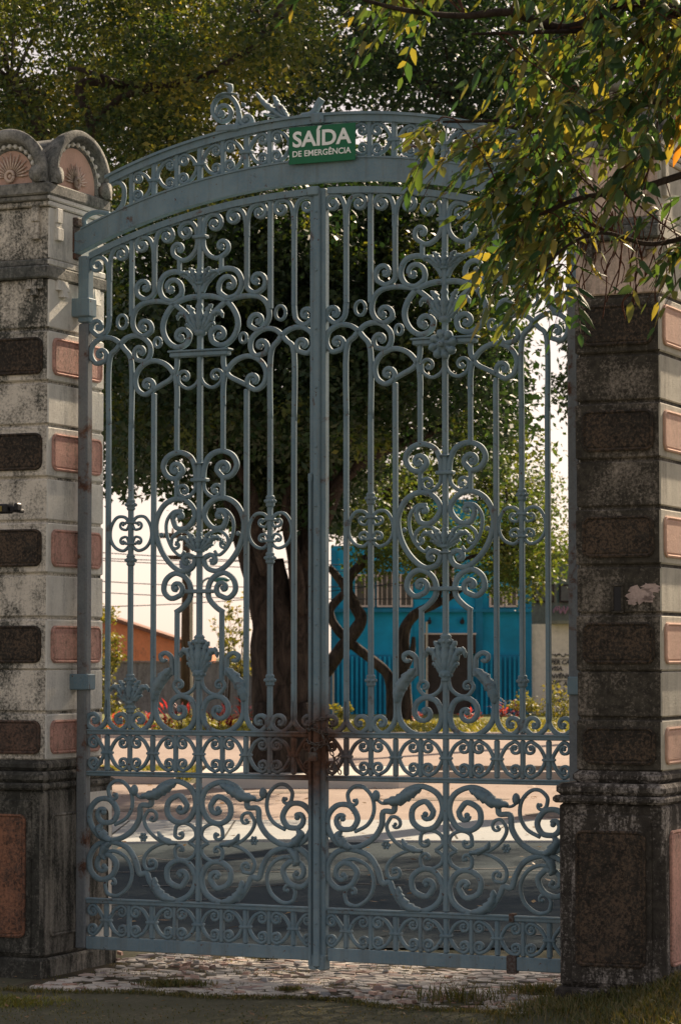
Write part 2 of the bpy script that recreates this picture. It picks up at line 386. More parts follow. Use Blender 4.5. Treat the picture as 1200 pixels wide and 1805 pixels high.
def paving():
    rr = random.Random(21); b = MB(); pitch = .062
    grid = {}
    for i in range(-24, 26):
        for j in range(-14, 20):
            grid[i, j] = (i*pitch + (j % 2)*pitch*.5 + rr.gauss(0, .011), j*pitch*.86 + .015*math.sin(i*.5) + rr.gauss(0, .010))
    for i in range(-23, 24):
        for j in range(-13, 18):
            o = j % 2; c4 = [grid[i, j], grid[i+1, j], grid[i+1, j+1] if not o else grid[i+1, j+1], grid[i, j+1]]
            if o: c4 = [grid[i, j], grid[i+1, j], grid[i+1, j+1], grid[i, j+1]]
            cx = sum(p[0] for p in c4)/4; cy = sum(p[1] for p in c4)/4
            if cx < -1.33 or cx > 1.38 or cy > 1.05 or cy < -.60 + .10*math.sin(cx*2.1+1) + .05*math.sin(cx*7) + rr.uniform(-.03, .03): continue
            if cx < -1.22 and cy < .40: continue
            hole = math.exp(-((cx-.78)/.30)**2 - ((cy+.36)/.12)**2) + math.exp(-((cx+.85)/.32)**2 - ((cy-.22)/.16)**2)
            if rr.random() < .04 + .75*hole: continue
            z = .012 + rr.gauss(0, .003) + .006*math.sin(cx*5)*math.sin(cy*6); t1, t2 = rr.gauss(0, .035), rr.gauss(0, .035); V = []
            for (s_, dz) in ((.95, -.016), (.93, -.004), (.84, 0)):
                for (x, y) in c4:
                    lx, ly = (x-cx)*s_, (y-cy)*s_; g = gworld(cx+lx, cy+ly, z+dz+lx*t1+ly*t2); V.append(tuple(g))
            F_ = [(8, 9, 10, 11)]
            for r_ in (0, 4):
                for k in range(4): k2 = (k+1) % 4; F_.append((r_+k, r_+k2, r_+4+k2, r_+4+k))
            b.add(V, F_)
    return b
struct(paving().build('stone_pavement', M_SETT))
# loose stones lifted from the pavement
M_LOOSE = leafmat('loose_stone', [(.34,.31,.27),(.38,.22,.16),(.42,.38,.33),(.20,.21,.22),(.30,.17,.12)], 0.0)
b = MB(); rr = random.Random(11)
for i in range(150):
    if i < 75: g = gworld(rr.gauss(.75, .26), rr.gauss(-.36, .10))
    elif i < 120: g = gworld(rr.gauss(-.85, .30), rr.gauss(.25, .22))
    else: g = gworld(rr.uniform(-1.2, 1.2), rr.uniform(-.6, .5))
    r = rr.uniform(.012, .032); a = rr.uniform(0, 6.28); n = rr.choice((5, 6, 7)); tilt = rr.uniform(-.3, .3)
    v = []
    for zz, s in ((0, 1.0), (rr.uniform(.25, .6), .82)):
        for k in range(n):
            an = a + 6.283*k/n; q_ = r*s*(.8 + .3*math.sin(k*2.1+i))
            v.append((g.x+q_*math.cos(an), g.y+q_*math.sin(an), .018 + zz*r + tilt*q_*math.cos(an)))
    b.add(v, [tuple(range(n, 2*n)), tuple(range(n-1, -1, -1))] + [(k, (k+1) % n, n+(k+1) % n, n+k) for k in range(n)])
stuff(b.build('loose_stones', M_LOOSE), 'loose pink and white paving stones scattered in the gateway', 'stones')

# ------------------------------------------------------------------ gate: sweeps
def spiral(p, c, turns, cw, rend=.010):
    dx, dz = p[0]-c[0], p[1]-c[1]; r0 = math.hypot(dx, dz); a0 = math.atan2(dz, dx); n = max(6, int(turns*16)); out = []
    for k in range(1, n + 1):
        t = k / n; r = r0 + (rend - r0) * t ** .85; a = a0 + (-1 if cw else 1) * turns * 2 * math.pi * t
        out.append(np.array((c[0] + r*math.cos(a), c[1] + r*math.sin(a))))
    return out
def path(start, pts, end, per=5):
    body = cat_rom(pts, per); out = list(body)
    def side(p, prev, c):
        tx, tz = p[0]-prev[0], p[1]-prev[1]; cx, cz = c[0]-p[0], c[1]-p[1]
        return tx*cz - tz*cx < 0
    k0 = k1 = 0
    if end:
        s = spiral(body[-1], end[:2], end[2], side(body[-1], body[-2], end)); k1 = len(s); out = out + s
    if start:
        s = spiral(body[0], start[:2], start[2], side(body[0], body[1], start)); k0 = len(s); out = s[::-1] + out
    return out, k0, k1
def sweep(mb, pth, k0, k1, w=.024, d=.026, y=0.0, flip=False):
    n = len(pth); V = []; Fc = []
    for i in range(n):
        p = pth[i]; a = pth[max(i-1, 0)]; b_ = pth[min(i+1, n-1)]
        tx, tz = b_[0]-a[0], b_[1]-a[1]; L = math.hypot(tx, tz) or 1; nx, nz = -tz/L, tx/L
        s = 1.0
        if k1 and i > n-1-k1: s = 1 - .30*(i-(n-1-k1))/k1
        if k0 and i < k0: s = 1 - .30*(k0-i)/k0
        hw = w/2*s; hd = d/2; c = .0055*s
        sec = [(-hw, -hd+c), (-hw+c, -hd), (hw-c, -hd), (hw, -hd+c), (hw, hd-c), (hw-c, hd), (-hw+c, hd), (-hw, hd-c)]
        for (q_, yy) in sec: V.append(((p[0]+nx*q_)*(-1 if flip else 1), y+yy, p[1]+nz*q_))
    for i in range(n-1):
        for k in range(8):
            k2 = (k+1) % 8; f = (i*8+k, i*8+8+k, i*8+8+k2, i*8+k2); Fc.append(f if flip else f[::-1])
    a = tuple(range(8)); b_ = tuple(range((n-1)*8, n*8))
    Fc.append(a if flip else a[::-1]); Fc.append(b_[::-1] if flip else b_)
    mb.add(V, Fc)
def eye(mb, c, r=.015, flip=False):
    x = -c[0] if flip else c[0]
    mb.ball((x, 0, c[1]), r, 10, 1, 1.25, 1)
def scroll_mesh(crop, start, pts, end, w=.024, d=.026, flip=False, y=0.0, snap=False):
    cv = (lambda q_: T(crop, *q_)) if crop else (lambda q_: q_)
    P_ = [cv(p) for p in pts]
    if snap:
        for i in (0, 1): P_[i] = (round(P_[i][0]/.13)*.13, P_[i][1])
    s = (*cv(start[:2]), start[2]) if start else None; e_ = (*cv(end[:2]), end[2]) if end else None
    mb = MB(); pth, k0, k1 = path(s, P_, e_); sweep(mb, pth, k0, k1, w, d, y, flip)
    if s: eye(mb, s, w*.56, flip)
    if e_: eye(mb, e_, w*.56, flip)
    return mb
def blade(mb, pts, mw, n=5, th=.016, y=-.012, flip=False, peak=.45, cut=.38):
    """serrated cast leaf along a curve"""
    pth = cat_rom(pts, 9); N_ = len(pth); V = []; Fc = []
    for i, p in enumerate(pth):
        t = i/(N_-1); a = pth[max(i-1, 0)]; b_ = pth[min(i+1, N_-1)]
        tx, tz = b_[0]-a[0], b_[1]-a[1]; L = math.hypot(tx, tz) or 1; nx, nz = -tz/L, tx/L
        prof = math.sin(math.pi * min(1, t**(math.log(.5)/math.log(peak)))) ** .7 if 0 < t < 1 else 0
        fr = (t*n) % 1.0; ww = mw*(prof*(1 - cut*fr)+.10)
        y0 = y - th*(.4+.6*prof)
        for (s, yy) in ((-1, y+th*.5), (-.92, y-th*.1), (-.45, y0+th*.25), (0, y0), (.45, y0+th*.25), (.92, y-th*.1), (1, y+th*.5)):
            V.append(((p[0]+nx*ww*s)*(-1 if flip else 1), yy, p[1]+nz*ww*s))
    for i in range(N_-1):
        for k in range(7):
            k2 = (k+1) % 7; f = (i*7+k, i*7+7+k, i*7+7+k2, i*7+k2); Fc.append(f if flip else f[::-1])
    Fc.append(tuple(range(7))); Fc.append(tuple(range((N_-1)*7, N_*7))[::-1])
    mb.add(V, Fc)
def palmette(mb, cx, cz, h, wd, down=False, big=1.0):
    s = 1
    mb.lathe(cx, 0, [(.014, cz-h*.5), (.024*big, cz-h*.46), (.026*big, cz-h*.36), (.018*big, cz-h*.32)], 12)
    blade(mb, [(cx, cz-h*.42), (cx, cz), (cx, cz+h*.52)], .021*big, 4, .020, -.014, False, .5, .55)
    for f in (-1, 1):
        blade(mb, [(cx+f*.008, cz-h*.40), (cx+f*wd*.18, cz-h*.02), (cx+f*wd*.24, cz+h*.24), (cx+f*wd*.36, cz+h*.38)], .017*big, 5, .018, -.010, False, .45, .55)
        blade(mb, [(cx+f*.010, cz-h*.40), (cx+f*wd*.24, cz-h*.14), (cx+f*wd*.40, cz+h*.12), (cx+f*wd*.58, cz+h*.14), (cx+f*wd*.64, cz-h*.02)], .016*big, 6, .018, -.008, False, .4, .55)
        blade(mb, [(cx+f*.010, cz-h*.42), (cx+f*wd*.20, cz-h*.30), (cx+f*wd*.34, cz-h*.16), (cx+f*wd*.42, cz-h*.20)], .012*big, 4, .014, -.006, False, .4, .5)
def vbar(mb, u, z0, z1, w=.024, d=.028, y=0.0): mb.box(u-w/2, u+w/2, y-d/2, y+d/2, z0, z1, 0, .005)
def boss(mb, u, z, r=.026):
    mb.lathe(u, 0, [(.018, z-r*1.1), (r*.9, z-r*.7), (r*.75, z-r*.55), (r*1.15, z), (r*.75, z+r*.55), (r*.9, z+r*.7), (.018, z+r*1.1)], 14)
    for k in range(8):
        a = 2*math.pi*k/8; mb.ball((u+r*.98*math.cos(a), r*.98*math.sin(a), z), r*.34, 8)
def arch_lo(x, z0=3.931, r=3.53): return z0 - (r - math.sqrt(r*r - x*x))
def arch_hi(x, z0=4.270, r=3.30): return z0 - (r - math.sqrt(r*r - x*x))
def arc_band(mb, fn_lo, fn_hi, x0, x1, y0, y1, n=60):
    v = []; f = []
    for i in range(n+1):
        x = x0+(x1-x0)*i/n; v += [(x, y0, fn_lo(x)), (x, y0, fn_hi(x)), (x, y1, fn_hi(x)), (x, y1, fn_lo(x))]
    for i in range(n):
        a = i*4
        for k in range(4):
            k2 = (k+1) % 4; f.append((a+k, a+4+k, a+4+k2, a+k2)[::-1])
    f.append((0, 1, 2, 3)[::-1]); f.append((n*4, n*4+1, n*4+2, n*4+3))
    mb.add(v, f)
def frieze_arc(mb, c, s, h, z0, z1, w=.017):
    H = z1-z0; zm = (z0+z1)/2; r = min(.040, H*.19); xc = c + s*(h-.043)
    P_ = [(xc+s*r*.75, z1-r*1.55), (xc+s*r*.5, z1-.012), (xc-s*r*.4, z1-.006), (c+s*.040, z1-H*.22), (c+s*.022, zm+.01),
          (c+s*.022, zm-.01), (c+s*.040, z0+H*.22), (xc-s*r*.4, z0+.006), (xc+s*r*.5, z0+.012), (xc+s*r*.75, z0+r*1.55)]
    P_ = [(xc, z1-.007), (c+s*.050, z1-H*.16), (c+s*.024, zm+H*.12), (c+s*.019, zm), (c+s*.024, zm-H*.12), (c+s*.050, z0+H*.16), (xc, z0+.007)]
    st = (xc+s*.004, z1-r-.006, 1.15); en = (xc+s*.004, z0+r+.006, 1.15)
    pth, k0, k1 = path(st, P_, en, 4); sweep(mb, pth, k0, k1, w, .024); eye(mb, st, w*.6); eye(mb, en, w*.6)

SCR = [  # name, crop, start, pts, end, width
 ('scroll','A',None,[(549,690),(546,735),(522,774),(487,790),(452,772)],(470,742,.95),.022),
 ('scroll','A',None,[(552,925),(535,890),(500,855),(455,838),(408,855),(388,905),(405,950),(445,962),(480,935)],(440,908,.95),.025),
 ('scroll','A',None,[(530,1050),(490,1005),(440,972),(380,963),(320,972),(285,1005),(275,1055),(290,1093),(320,1110),(354,1090)],(322,1073,.9),.024),
 ('scroll','A',None,[(559,943),(510,948),(450,975),(412,1030),(403,1085),(425,1135),(465,1158),(505,1140),(516,1105)],(480,1113,.9),.026),
 ('snap','A',None,[(268,1500),(268,1230),(240,1165),(200,1125),(150,1117),(108,1145),(98,1190),(120,1226),(158,1215)],(140,1190,.9),.024),
 ('snap','A',None,[(182,1500),(184,1225),(207,1165),(250,1118),(300,1110),(343,1140),(350,1183),(330,1216),(292,1210)],(308,1178,.9),.024),
 ('scroll','B',None,[(480,1140),(478,1195),(455,1240),(415,1266),(372,1290)],None,.023),
 ('snap','B',None,[(482,1370),(482,1290),(470,1230),(430,1180),(370,1163),(315,1190),(290,1240),(300,1290),(335,1312),(370,1292)],(345,1270,.9),.024),
 ('scroll','B',None,[(586,1228),(568,1265),(530,1285),(492,1262),(487,1225)],(515,1235,.9),.017),
 ('scroll','C',None,[(552,430),(548,370),(525,320),(475,300),(425,320),(404,365),(425,408),(463,418),(492,385)],(460,378,.95),.025),
 ('scroll','C',None,[(550,420),(545,470),(510,503),(478,490),(470,465)],(496,473,.8),.018),
 ('scroll','C',(478,592,.6),[(447,600),(465,640),(510,640),(546,590),(535,545),(500,515),(450,512),(402,545),(373,610),(375,680),(400,750),(440,805),(485,835),(530,822),(547,780),(520,762)],(512,790,.6),.025),
 ('scroll','C',None,[(490,562),(450,567),(420,610),(420,670),(443,730),(480,765),(500,745)],None,.016),
 ('scroll','C',None,[(545,690),(522,665),(482,655),(447,680),(440,712)],(462,714,.8),.016),
 ('scroll','C',None,[(460,1020),(492,997),(524,955),(525,900),(500,860),(455,845),(416,875),(408,925),(440,958),(482,942)],(463,912,.9),.025),
 ('scroll','H',None,[(468,860),(410,930),(378,1010),(388,1095),(440,1150),(505,1163),(562,1135),(583,1070),(560,1005),(515,985)],(503,1055,1.15),.026),
 ('scroll','H',None,[(590,900),(577,945),(540,975),(500,975),(472,940)],(500,932,.9),.018),
 ('snap','H',None,[(362,960),(360,1080),(335,1138),(295,1152),(262,1120)],(298,1105,.9),.023),
 ('snap','H',None,[(137,1000),(142,1090),(167,1140),(205,1152),(238,1125)],(200,1105,.9),.023),
 ('snap','H',None,[(133,1000),(128,1090),(105,1137),(68,1150),(32,1125)],(68,1103,.9),.023),
 ('scroll','F',(515,638,.5),[(550,625),(515,582),(462,610),(460,670),(505,705),(560,690),(592,620),(570,550),(500,515),(430,535),(385,590),(375,625),(330,628),(322,690),(280,750),(205,785),(130,765),(88,700),(90,640),(130,598),(185,602),(217,655),(195,700),(150,705)],(152,658,.6),.026),
 ('scroll','F',(203,578,.6),[(178,580),(175,545),(205,515),(245,520),(282,565),(288,630),(260,685),(205,715)],None,.018),
 ('scroll','F',None,[(505,800),(450,797),(405,778),(362,735),(345,690),(365,650)],(383,682,.8),.017),
 ('scroll','F',(518,757,.6),[(493,765),(500,722),(540,708),(583,730),(592,770),(560,797)],None,.018),
 ('scroll','F',(520,832,.6),[(493,830),(500,867),(540,880),(583,858),(592,820),(560,797)],None,.018),
 ('scroll','F',(520,948,.5),[(552,960),(520,1000),(465,975),(458,915),(505,880),(560,895),(592,960),(570,1030),(500,1065),(420,1040),(375,975),(358,938),(325,940),(305,880),(265,820),(190,793),(125,805),(88,860),(92,925),(135,965),(190,950),(215,895),(185,855)],(155,905,.8),.026),
 ('scroll','F',None,[(505,803),(440,800),(375,830),(345,875),(358,918),(395,918)],(383,893,.8),.017),
 ('scroll','E',(203,985,.6),[(168,990),(180,1030),(225,1040),(275,1000),(292,930),(265,865),(210,835),(160,845)],None,.018),
]
SIDE = [ # the little lyre round bars 2 and 6 (right leaf, bar at 243)
 (None,[(243,140),(218,112),(178,114),(150,158),(146,215),(170,260),(212,276),(243,250)],None,.016),
 (None,[(243,142),(228,172),(205,170)],(210,150,.7),.013),
 (None,[(243,250),(228,210),(205,212)],(211,230,.7),.013)]

def build_leaf(sg, iron_m, name_label, group):
    xa = XL if sg < 0 else XR
    g0 = gworld(xa, 0)
    root = empty('gate_leaf', name_label, 'gate', (g0.x, g0.y, 0), -BETA, group)
    Z = lambda c, x, y: T(c, x, y)[1]
    TOPR = lambda u: arch_lo(u + xa) - .030        # top of the leaf's curved rail
    UND = lambda u: TOPR(u) - .034
    # stiles
    uo, ui = (-.658, .634) if sg < 0 else (.656, -.641)
    mb = MB(); v = TOPR(uo) if True else 0
    mb.box(uo-.030, uo+.030, -.03, .03, 3.30, v-.004, 0, .006); mb.build('hanging_stile', iron_m, root)
    mb = MB(); mb.box(uo-.028, uo+.028, -.028, .028, .12, 3.296, 0, .006); mb.build('hinge_post', [M_POST], root)
    s = 1 if sg < 0 else -1
    mb = MB(); mb.box(ui-.019, ui+.019, -.024, .024, .085, TOPR(ui)-.003, 0, .005); mb.build('meeting_stile', iron_m, root)
    if sg < 0:
        mb = MB(); mb.box(.640, .676, -.042, -.0265, .09, TOPR(ui)-.01, 0, .006)
        for z in np.arange(.3, 3.8, .29): mb.ball((.658, -.043, z), .006, 8)
        mb.build('cover_strip', iron_m, root)
        mb = MB(); mb.box(.612, .634, -.040, -.026, 2.45, 2.49, 0, .003); mb.tube([(.623, -.036, .1), (.623, -.036, 2.47)], .009, 8); mb.build('slide_bolt', iron_m, root)
        mb = MB(); mb.box(.610, .672, -.055, -.022, 3.862, 3.905, 0, .004); mb.build('stile_cap', iron_m, root)
    # rails
    a, b_ = min(uo, ui) + .02, max(uo, ui) - .015
    mb = MB(); arc_band(mb, lambda u: TOPR(u)-.032, TOPR, a+.008, b_-.002, -.022, .022, 40); mb.build('curved_top_rail', iron_m, root)
    for (z, t, dd) in ((1.213, .028, .034), (1.003, .026, .034), (.362, .028, .034), (.150, .064, .030)):
        mb = MB(); mb.box(a+.006, b_, -dd/2, dd/2, z-t/2, z+t/2, 0, .004)
        if t < .05: mb.box(a+.006, b_, -dd/2-.006, -dd/2+.004, z+t/2-.009, z+t/2-.001, 0, .002)
        mb.build('rail', iron_m, root)
    # straight bars
    ZR = 1.228; ztab = 3.111
    zc1 = Z('A', 100, 690)
    bars = [(-.39, Z('A', 275, 1000), None), (.39, Z('A', 275, 1000), None)]
    for f in (-1, 1):
        mb = MB(); vbar(mb, f*.39, Z('A', 275, 1030), UND(f*.39)+.003); mb.build('bar', iron_m, root)       # upper bar 2
        mb = MB(); vbar(mb, f*.52, Z('H', 135, 1010), Z('A', 182, 1480)); mb.build('bar', iron_m, root)
        mb = MB(); vbar(mb, f*.39, ZR, Z('A', 268, 1480)); mb.build('bar', iron_m, root)
        mb = MB(); vbar(mb, f*.26, Z('H', 362, 990), Z('B', 378, 1305)); mb.build('bar', iron_m, root)
        mb = MB(); vbar(mb, f*.13, Z('C', 462, 304), Z('B', 480, 1350), .022); mb.build('bar', iron_m, root)
        mb = MB(); vbar(mb, f*.13, Z('C', 462, 512), Z('C', 462, 412), .020); mb.build('bar', iron_m, root)
        mb = MB(); vbar(mb, f*.125, Z('C', 455, 1330), Z('C', 455, 1012), .022); mb.build('bar', iron_m, root)
        mb = MB(); vbar(mb, f*.118, Z('A', 467, 842), Z('A', 467, 786), .020); mb.build('bar', iron_m, root)
        # bars ending in a hook: 1 and 3
        for (u, pts, end) in ((-.52, [(182, 1030), (167, 1085), (132, 1110), (100, 1085)], (128, 1070, .9)),
                              (-.26, [(375, 880), (365, 930), (332, 955), (299, 940)], (325, 905, .95))):
            sp = -f*u; zt = UND(sp) - .155
            P0 = [T('A', *p) for p in pts]; zf = P0[0][1]
            P_ = [(u, zt), (u, zt-.03), (u, (zt+zf)/2), (u, zf+.02), (u, zf)] + P0[1:]
            e_ = (*T('A', *end[:2]), end[2])
            mb = MB(); pth, k0, k1 = path(None, P_, e_); sweep(mb, pth, k0, k1, .024, .027, 0, f > 0); eye(mb, e_, .0135, f > 0)
            mb.build('bar', iron_m, root)
            for s2 in (-1, 1):                # the forked curls under the curved rail
                uc = sp + s2*.070; zc = UND(uc) - .046
                Pp = [(sp+s2*.004, zt), (sp+s2*.005, zc-.035), (sp+s2*.022, zc+.020), (uc-s2*.018, zc+.040), (uc+s2*.012, zc+.040)]
                mb = MB(); e2 = (uc, zc, 1.15); pth, k0, k1 = path(None, Pp, e2); sweep(mb, pth, k0, k1, .021, .025); eye(mb, e2, .013)
                mb.build('scroll', iron_m, root)
        # curls at the head of the middle bar
        uc = f*.080; zc = UND(uc) - .055; zk = Z('A', 560, 690)
        Pp = [(f*.014, zk), (f*.018, zc-.045), (f*.026, zc+.015), (f*.055, zc+.046), (uc+f*.012, zc+.044)]
        mb = MB(); e2 = (uc, zc, 1.15); pth, k0, k1 = path(None, Pp, e2); sweep(mb, pth, k0, k1, .022, .025); eye(mb, e2, .013); mb.build('scroll', iron_m, root)
    mb = MB(); vbar(mb, 0, ZR-.85, UND(0)+.003, .026, .030); mb.build('bar', iron_m, root)
    # scrolls mirrored about the leaf's middle bar
    for (nm, crop, st, pts, en, w_) in SCR:
        key = (crop, pts[0], pts[1])
        for fl in (False, True):
            k = (key, fl, nm)
            if k not in CACHE: CACHE[k] = scroll_mesh(crop, st, pts, en, w_, .026 if w_ > .02 else .020, fl, 0.0, nm == 'snap')
            CACHE[k].build('scroll', iron_m, root, True)
    for bx in (-.39, .39):
        for fl in (False, True):
            for i, (st, pts, en, w_) in enumerate(SIDE):
                mb0 = scroll_mesh(None, None, [(T('H', *p)[0]+.39, T('H', *p)[1]) for p in pts], ((T('H', *en[:2])[0]+.39, T('H', *en[:2])[1], en[2]) if en else None), w_, .018, fl)
                mb0.v = [(x+bx, y, z) for x, y, z in mb0.v]
                if i == 0: mb0.build('scroll', iron_m, root, True)
                elif not fl or True:
                    mb0.build('small_curl', iron_m, root, True)
    # rings
    for (c, r) in (((230, 1050), .035), ((380, 1137), .024)):
        for f in (-1, 1):
            cu, cz = T('A', *c); cu *= -f
            mb = MB(); pth = [(cu + r*.78*math.cos(t), cz + r*math.sin(t)) for t in np.linspace(0, 2*math.pi, 25)]
            sweep(mb, pth, 0, 0, .015, .022); mb.build('ring', iron_m, root, True)
    for f in (-1, 1):
        cu, cz = T('C', 397, 672); mb = MB(); mb.ball((f*cu, 0, cz), .013, 10); mb.build('bead', iron_m, root, True)
    # collars, table bar, bosses
    def collar(u, z, hw, hh=.009, hd=.024):
        mb = MB(); mb.box(u-hw, u+hw, -hd, hd, z-hh, z+hh, 0, .004); mb.build('collar', iron_m, root)
    collar(0, Z('A', 560, 690), .038); collar(0, Z('C', 569, 424), .045); collar(0, Z('C', 569, 925), .075, .010)
    collar(0, Z('C', 569, 768), .030, .006); collar(0, Z('C', 569, 350), .024, .005)
    for bx in (-.39, .39):
        for yy in (138, 241): collar(bx, Z('H', 243, yy), .028, .007, .02)
    mb = MB(); mb.box(-.162, .162, -.026, .026, ztab-.013, ztab+.010, 0, .004); mb.box(-.172, .172, -.032, .032, ztab+.011, ztab+.021, 0, .003)
    mb.build('table_bar', iron_m, root)
    for bx in (-.39, .39):
        for (cc, yy) in (('H', 50), ('C', 785), ('C', 1322)):
            if sg > 0 and yy == 785: continue
            mb = MB(); boss(mb, bx, Z(cc, 260, yy)); mb.build('boss', iron_m, root, True)
    # palmettes
    def pal(z, h, wd, big=1.0, u=0):
        mb = MB(); palmette(mb, u, z, h, wd, False, big); mb.build('palmette', iron_m, root, True)
    pal(Z('A', 560, 853), .10, .17); pal(Z('A', 560, 1035), .18, .20, 1.25); pal(Z('C', 569, 700), .115, .19, 1.1)
    zz = Z('C', 569, 1220); pal(zz, .20, .16, 1.35)
    mb = MB(); boss(mb, 0, Z('C', 569, 1152), .032); mb.build('boss', iron_m, root, True)
    mb = MB(); boss(mb, 0, Z('C', 569, 1300), .028); mb.build('boss', iron_m, root, True)
    if sg < 0:
        zz = Z('E', 285, 100); pal(zz, .14, .17, 1.1, -.39)
        mb = MB(); boss(mb, -.39, Z('E', 285, 175), .026); mb.build('boss', iron_m, root, True)
    else:
        mb = MB(); cz = ztab - .018
        for k in range(8):
            a_ = 2*math.pi*k/8 + .2
            blade(mb, [(.014*math.cos(a_), cz+.014*math.sin(a_)), (.045*math.cos(a_), cz+.045*math.sin(a_)), (.074*math.cos(a_+.1), cz+.074*math.sin(a_+.1))], .023, 2, .022, -.034, False, .6, .3)
        mb.ball((0, -.060, cz), .017, 12); mb.ball((0, -.030, cz), .040, 14, 1, .5, 1)
        mb.build('rosette', iron_m, root, True)
    # acanthus leaves
    for fl in (False, True):
        mb = MB(); C2 = lambda pts, c='H': [T(c, *p) for p in pts]
        blade(mb, C2([(372, 1010), (385, 950), (420, 890), (462, 850)]), .032, 5, .026, -.014, fl)
        mb.build('acanthus_leaf', iron_m, root, True)
        mb = MB(); pth, k0, k1 = path(None, C2([(465, 885), (462, 830), (458, 795), (430, 775), (405, 785)]), (*T('H', 425, 800), .5))
        sweep(mb, pth, k0, k1, .022, .024, 0, fl); mb.build('leaf_tip', iron_m, root, True)
        mb = MB(); blade(mb, C2([(335, 583), (400, 575), (455, 545), (500, 525)], 'F'), .030, 6, .026, -.016, fl)
        mb.build('acanthus_leaf', iron_m, root, True)
        mb = MB(); u_, z_ = T('F', 302, 556); mb.ball((u_*(-1 if fl else 1), -.01, z_), .024, 12, .8, 1, 1.2)
        pth, k0, k1 = path(None, C2([(305, 575), (325, 590), (350, 590)], 'F'), None); sweep(mb, pth, 0, 0, .014, .02, 0, fl)
        mb.build('leaf_knob', iron_m, root, True)
        mb = MB(); blade(mb, C2([(500, 1062), (440, 1045), (405, 1000), (400, 955)], 'F'), .026, 5, .024, -.014, fl); mb.build('acanthus_leaf', iron_m, root, True)
        mb = MB(); blade(mb, C2([(190, 790), (160, 770), (135, 735), (150, 710)], 'F'), .026, 3, .024, -.014, fl); mb.build('acanthus_leaf', iron_m, root, True)
        if sg < 0 or fl:
            mb = MB(); blade(mb, C2([(190, 795), (165, 815), (150, 850), (165, 875)], 'F'), .024, 3, .024, -.014, fl); mb.build('acanthus_leaf', iron_m, root, True)
        mb = MB()
        for k in range(7):
            a_ = k*math.pi*2/6; cu, cz = T('F', 345, 772); rr_ = .016 if k else 0
            mb.ball(((cu+rr_*math.cos(a_))*(-1 if fl else 1), -.008, cz+rr_*math.sin(a_)), .009, 8)
        mb.build('rosette', iron_m, root, True)
        mb = MB(); blade(mb, C2([(505, 800), (470, 796), (430, 775), (415, 745)], 'F'), .017, 3, .02, -.01, fl); mb.build('acanthus_leaf', iron_m, root, True)
    # two friezes of paired arcs
    for (z0, z1) in ((1.017, 1.199), (.183, .348)):
        fr = None
        for i in range(9):
            u = -.52 + .13*i
            mb = MB(); vbar(mb, u, z0, z1, .022 if i % 2 else .024, .026)
            if i % 2 == 0: mb.box(u-.030, u+.030, -.018, .018, (z0+z1)/2-.006, (z0+z1)/2+.006, 0, .002)
            ob = mb.build('frieze_bar', iron_m, root)
            if i % 2 == 0 and i != 4 or i == 4:
                for s2 in (-1, 1):
                    mb = MB(); frieze_arc(mb, u, s2, .13 if 0 < u + s2*.13 + .6 < 1.2 else .115, z0, z1); mb.build('frieze_scroll', iron_m, ob, True)
    # foot
    mb = MB(); mb.box(ui-.021, ui+.021, -.034, .034, .075, .15, 0, .006); mb.build('stile_foot', iron_m, root)
    if sg > 0:
        mb = MB(); mb.box(.31, .36, -.022, .022, .105, .19, 0, .003); mb.build('rusty_patch_plate', M_RUST, root)
        mb = MB(); mb.box(.325, .350, -.026, .026, .345, .385, 0, .003); mb.build('rusty_patch_plate', M_RUST, root)
    return root
CACHE = {}
leafL = build_leaf(-1, [M_IRONL], 'left wrought iron gate leaf of blue grey scrolls, hung on the pink panelled pier', None)
leafR = build_leaf(1, [M_IRONR], 'right wrought iron gate leaf with flower rosette on its crossbar, beside the black pier', None)

# ------------------------------------------------------------------ overthrow (fixed arch)
g0 = gworld(0, 0)
ot = empty('gate_overthrow', 'arched blue grey iron overthrow with scroll cresting spanning above both gate leaves', 'gate arch', (g0.x, g0.y, 0), -BETA)
mb = MB(); arc_band(mb, arch_lo, lambda x: arch_lo(x)+.108, -1.372, 1.40, -.030, .030, 70)
mb.build('arched_beam', M_IRON, ot)
mb = MB(); arc_band(mb, lambda x: arch_lo(x)+.1085, lambda x: arch_lo(x)+.118, -1.33, 1.36, -.036, .036, 70)
arc_band(mb, lambda x: arch_lo(x)-.004, lambda x: arch_lo(x)+.010, -1.33, 1.36, -.0345, -.0305, 70); mb.build('beam_moulding', M_IRON, ot)
mb = MB(); arc_band(mb, lambda x: arch_hi(x)-.048, lambda x: arch_hi(x)-.014, -1.17, 1.17, -.024, .024, 60)
arc_band(mb, lambda x: arch_hi(x)-.0138, arch_hi, -1.19, 1.19, -.036, .036, 60); mb.build('crest_rail', M_IRON, ot)
cs = [s*(.14+.26*k) for k in range(4) for s in (-1, 1)]; ps = [0] + [s*(.27+.26*k) for k in range(4) for s in (-1, 1)]
for x in cs:
    z0, z1 = arch_lo(x)+.119, arch_hi(x)-.049
    mb = MB(); vbar(mb, x, z0-.006, z1+.008, .026, .028); zm = (z0+z1)/2; mb.box(x-.034, x+.034, -.02, .02, zm-.008, zm+.008, 0, .003)
    ob = mb.build('crest_bar', M_IRON, ot)
    for s2 in (-1, 1):
        xx = x+s2*.09; mb = MB(); frieze_arc(mb, x, s2, .13, arch_lo(xx)+.121, arch_hi(xx)-.050, .018); mb.build('crest_scroll', M_IRON, ob, True)
for x in ps:
    mb = MB(); vbar(mb, x, arch_lo(x)+.114, arch_hi(x)-.042, .024, .028); mb.build('crest_bar', M_IRON, ot)
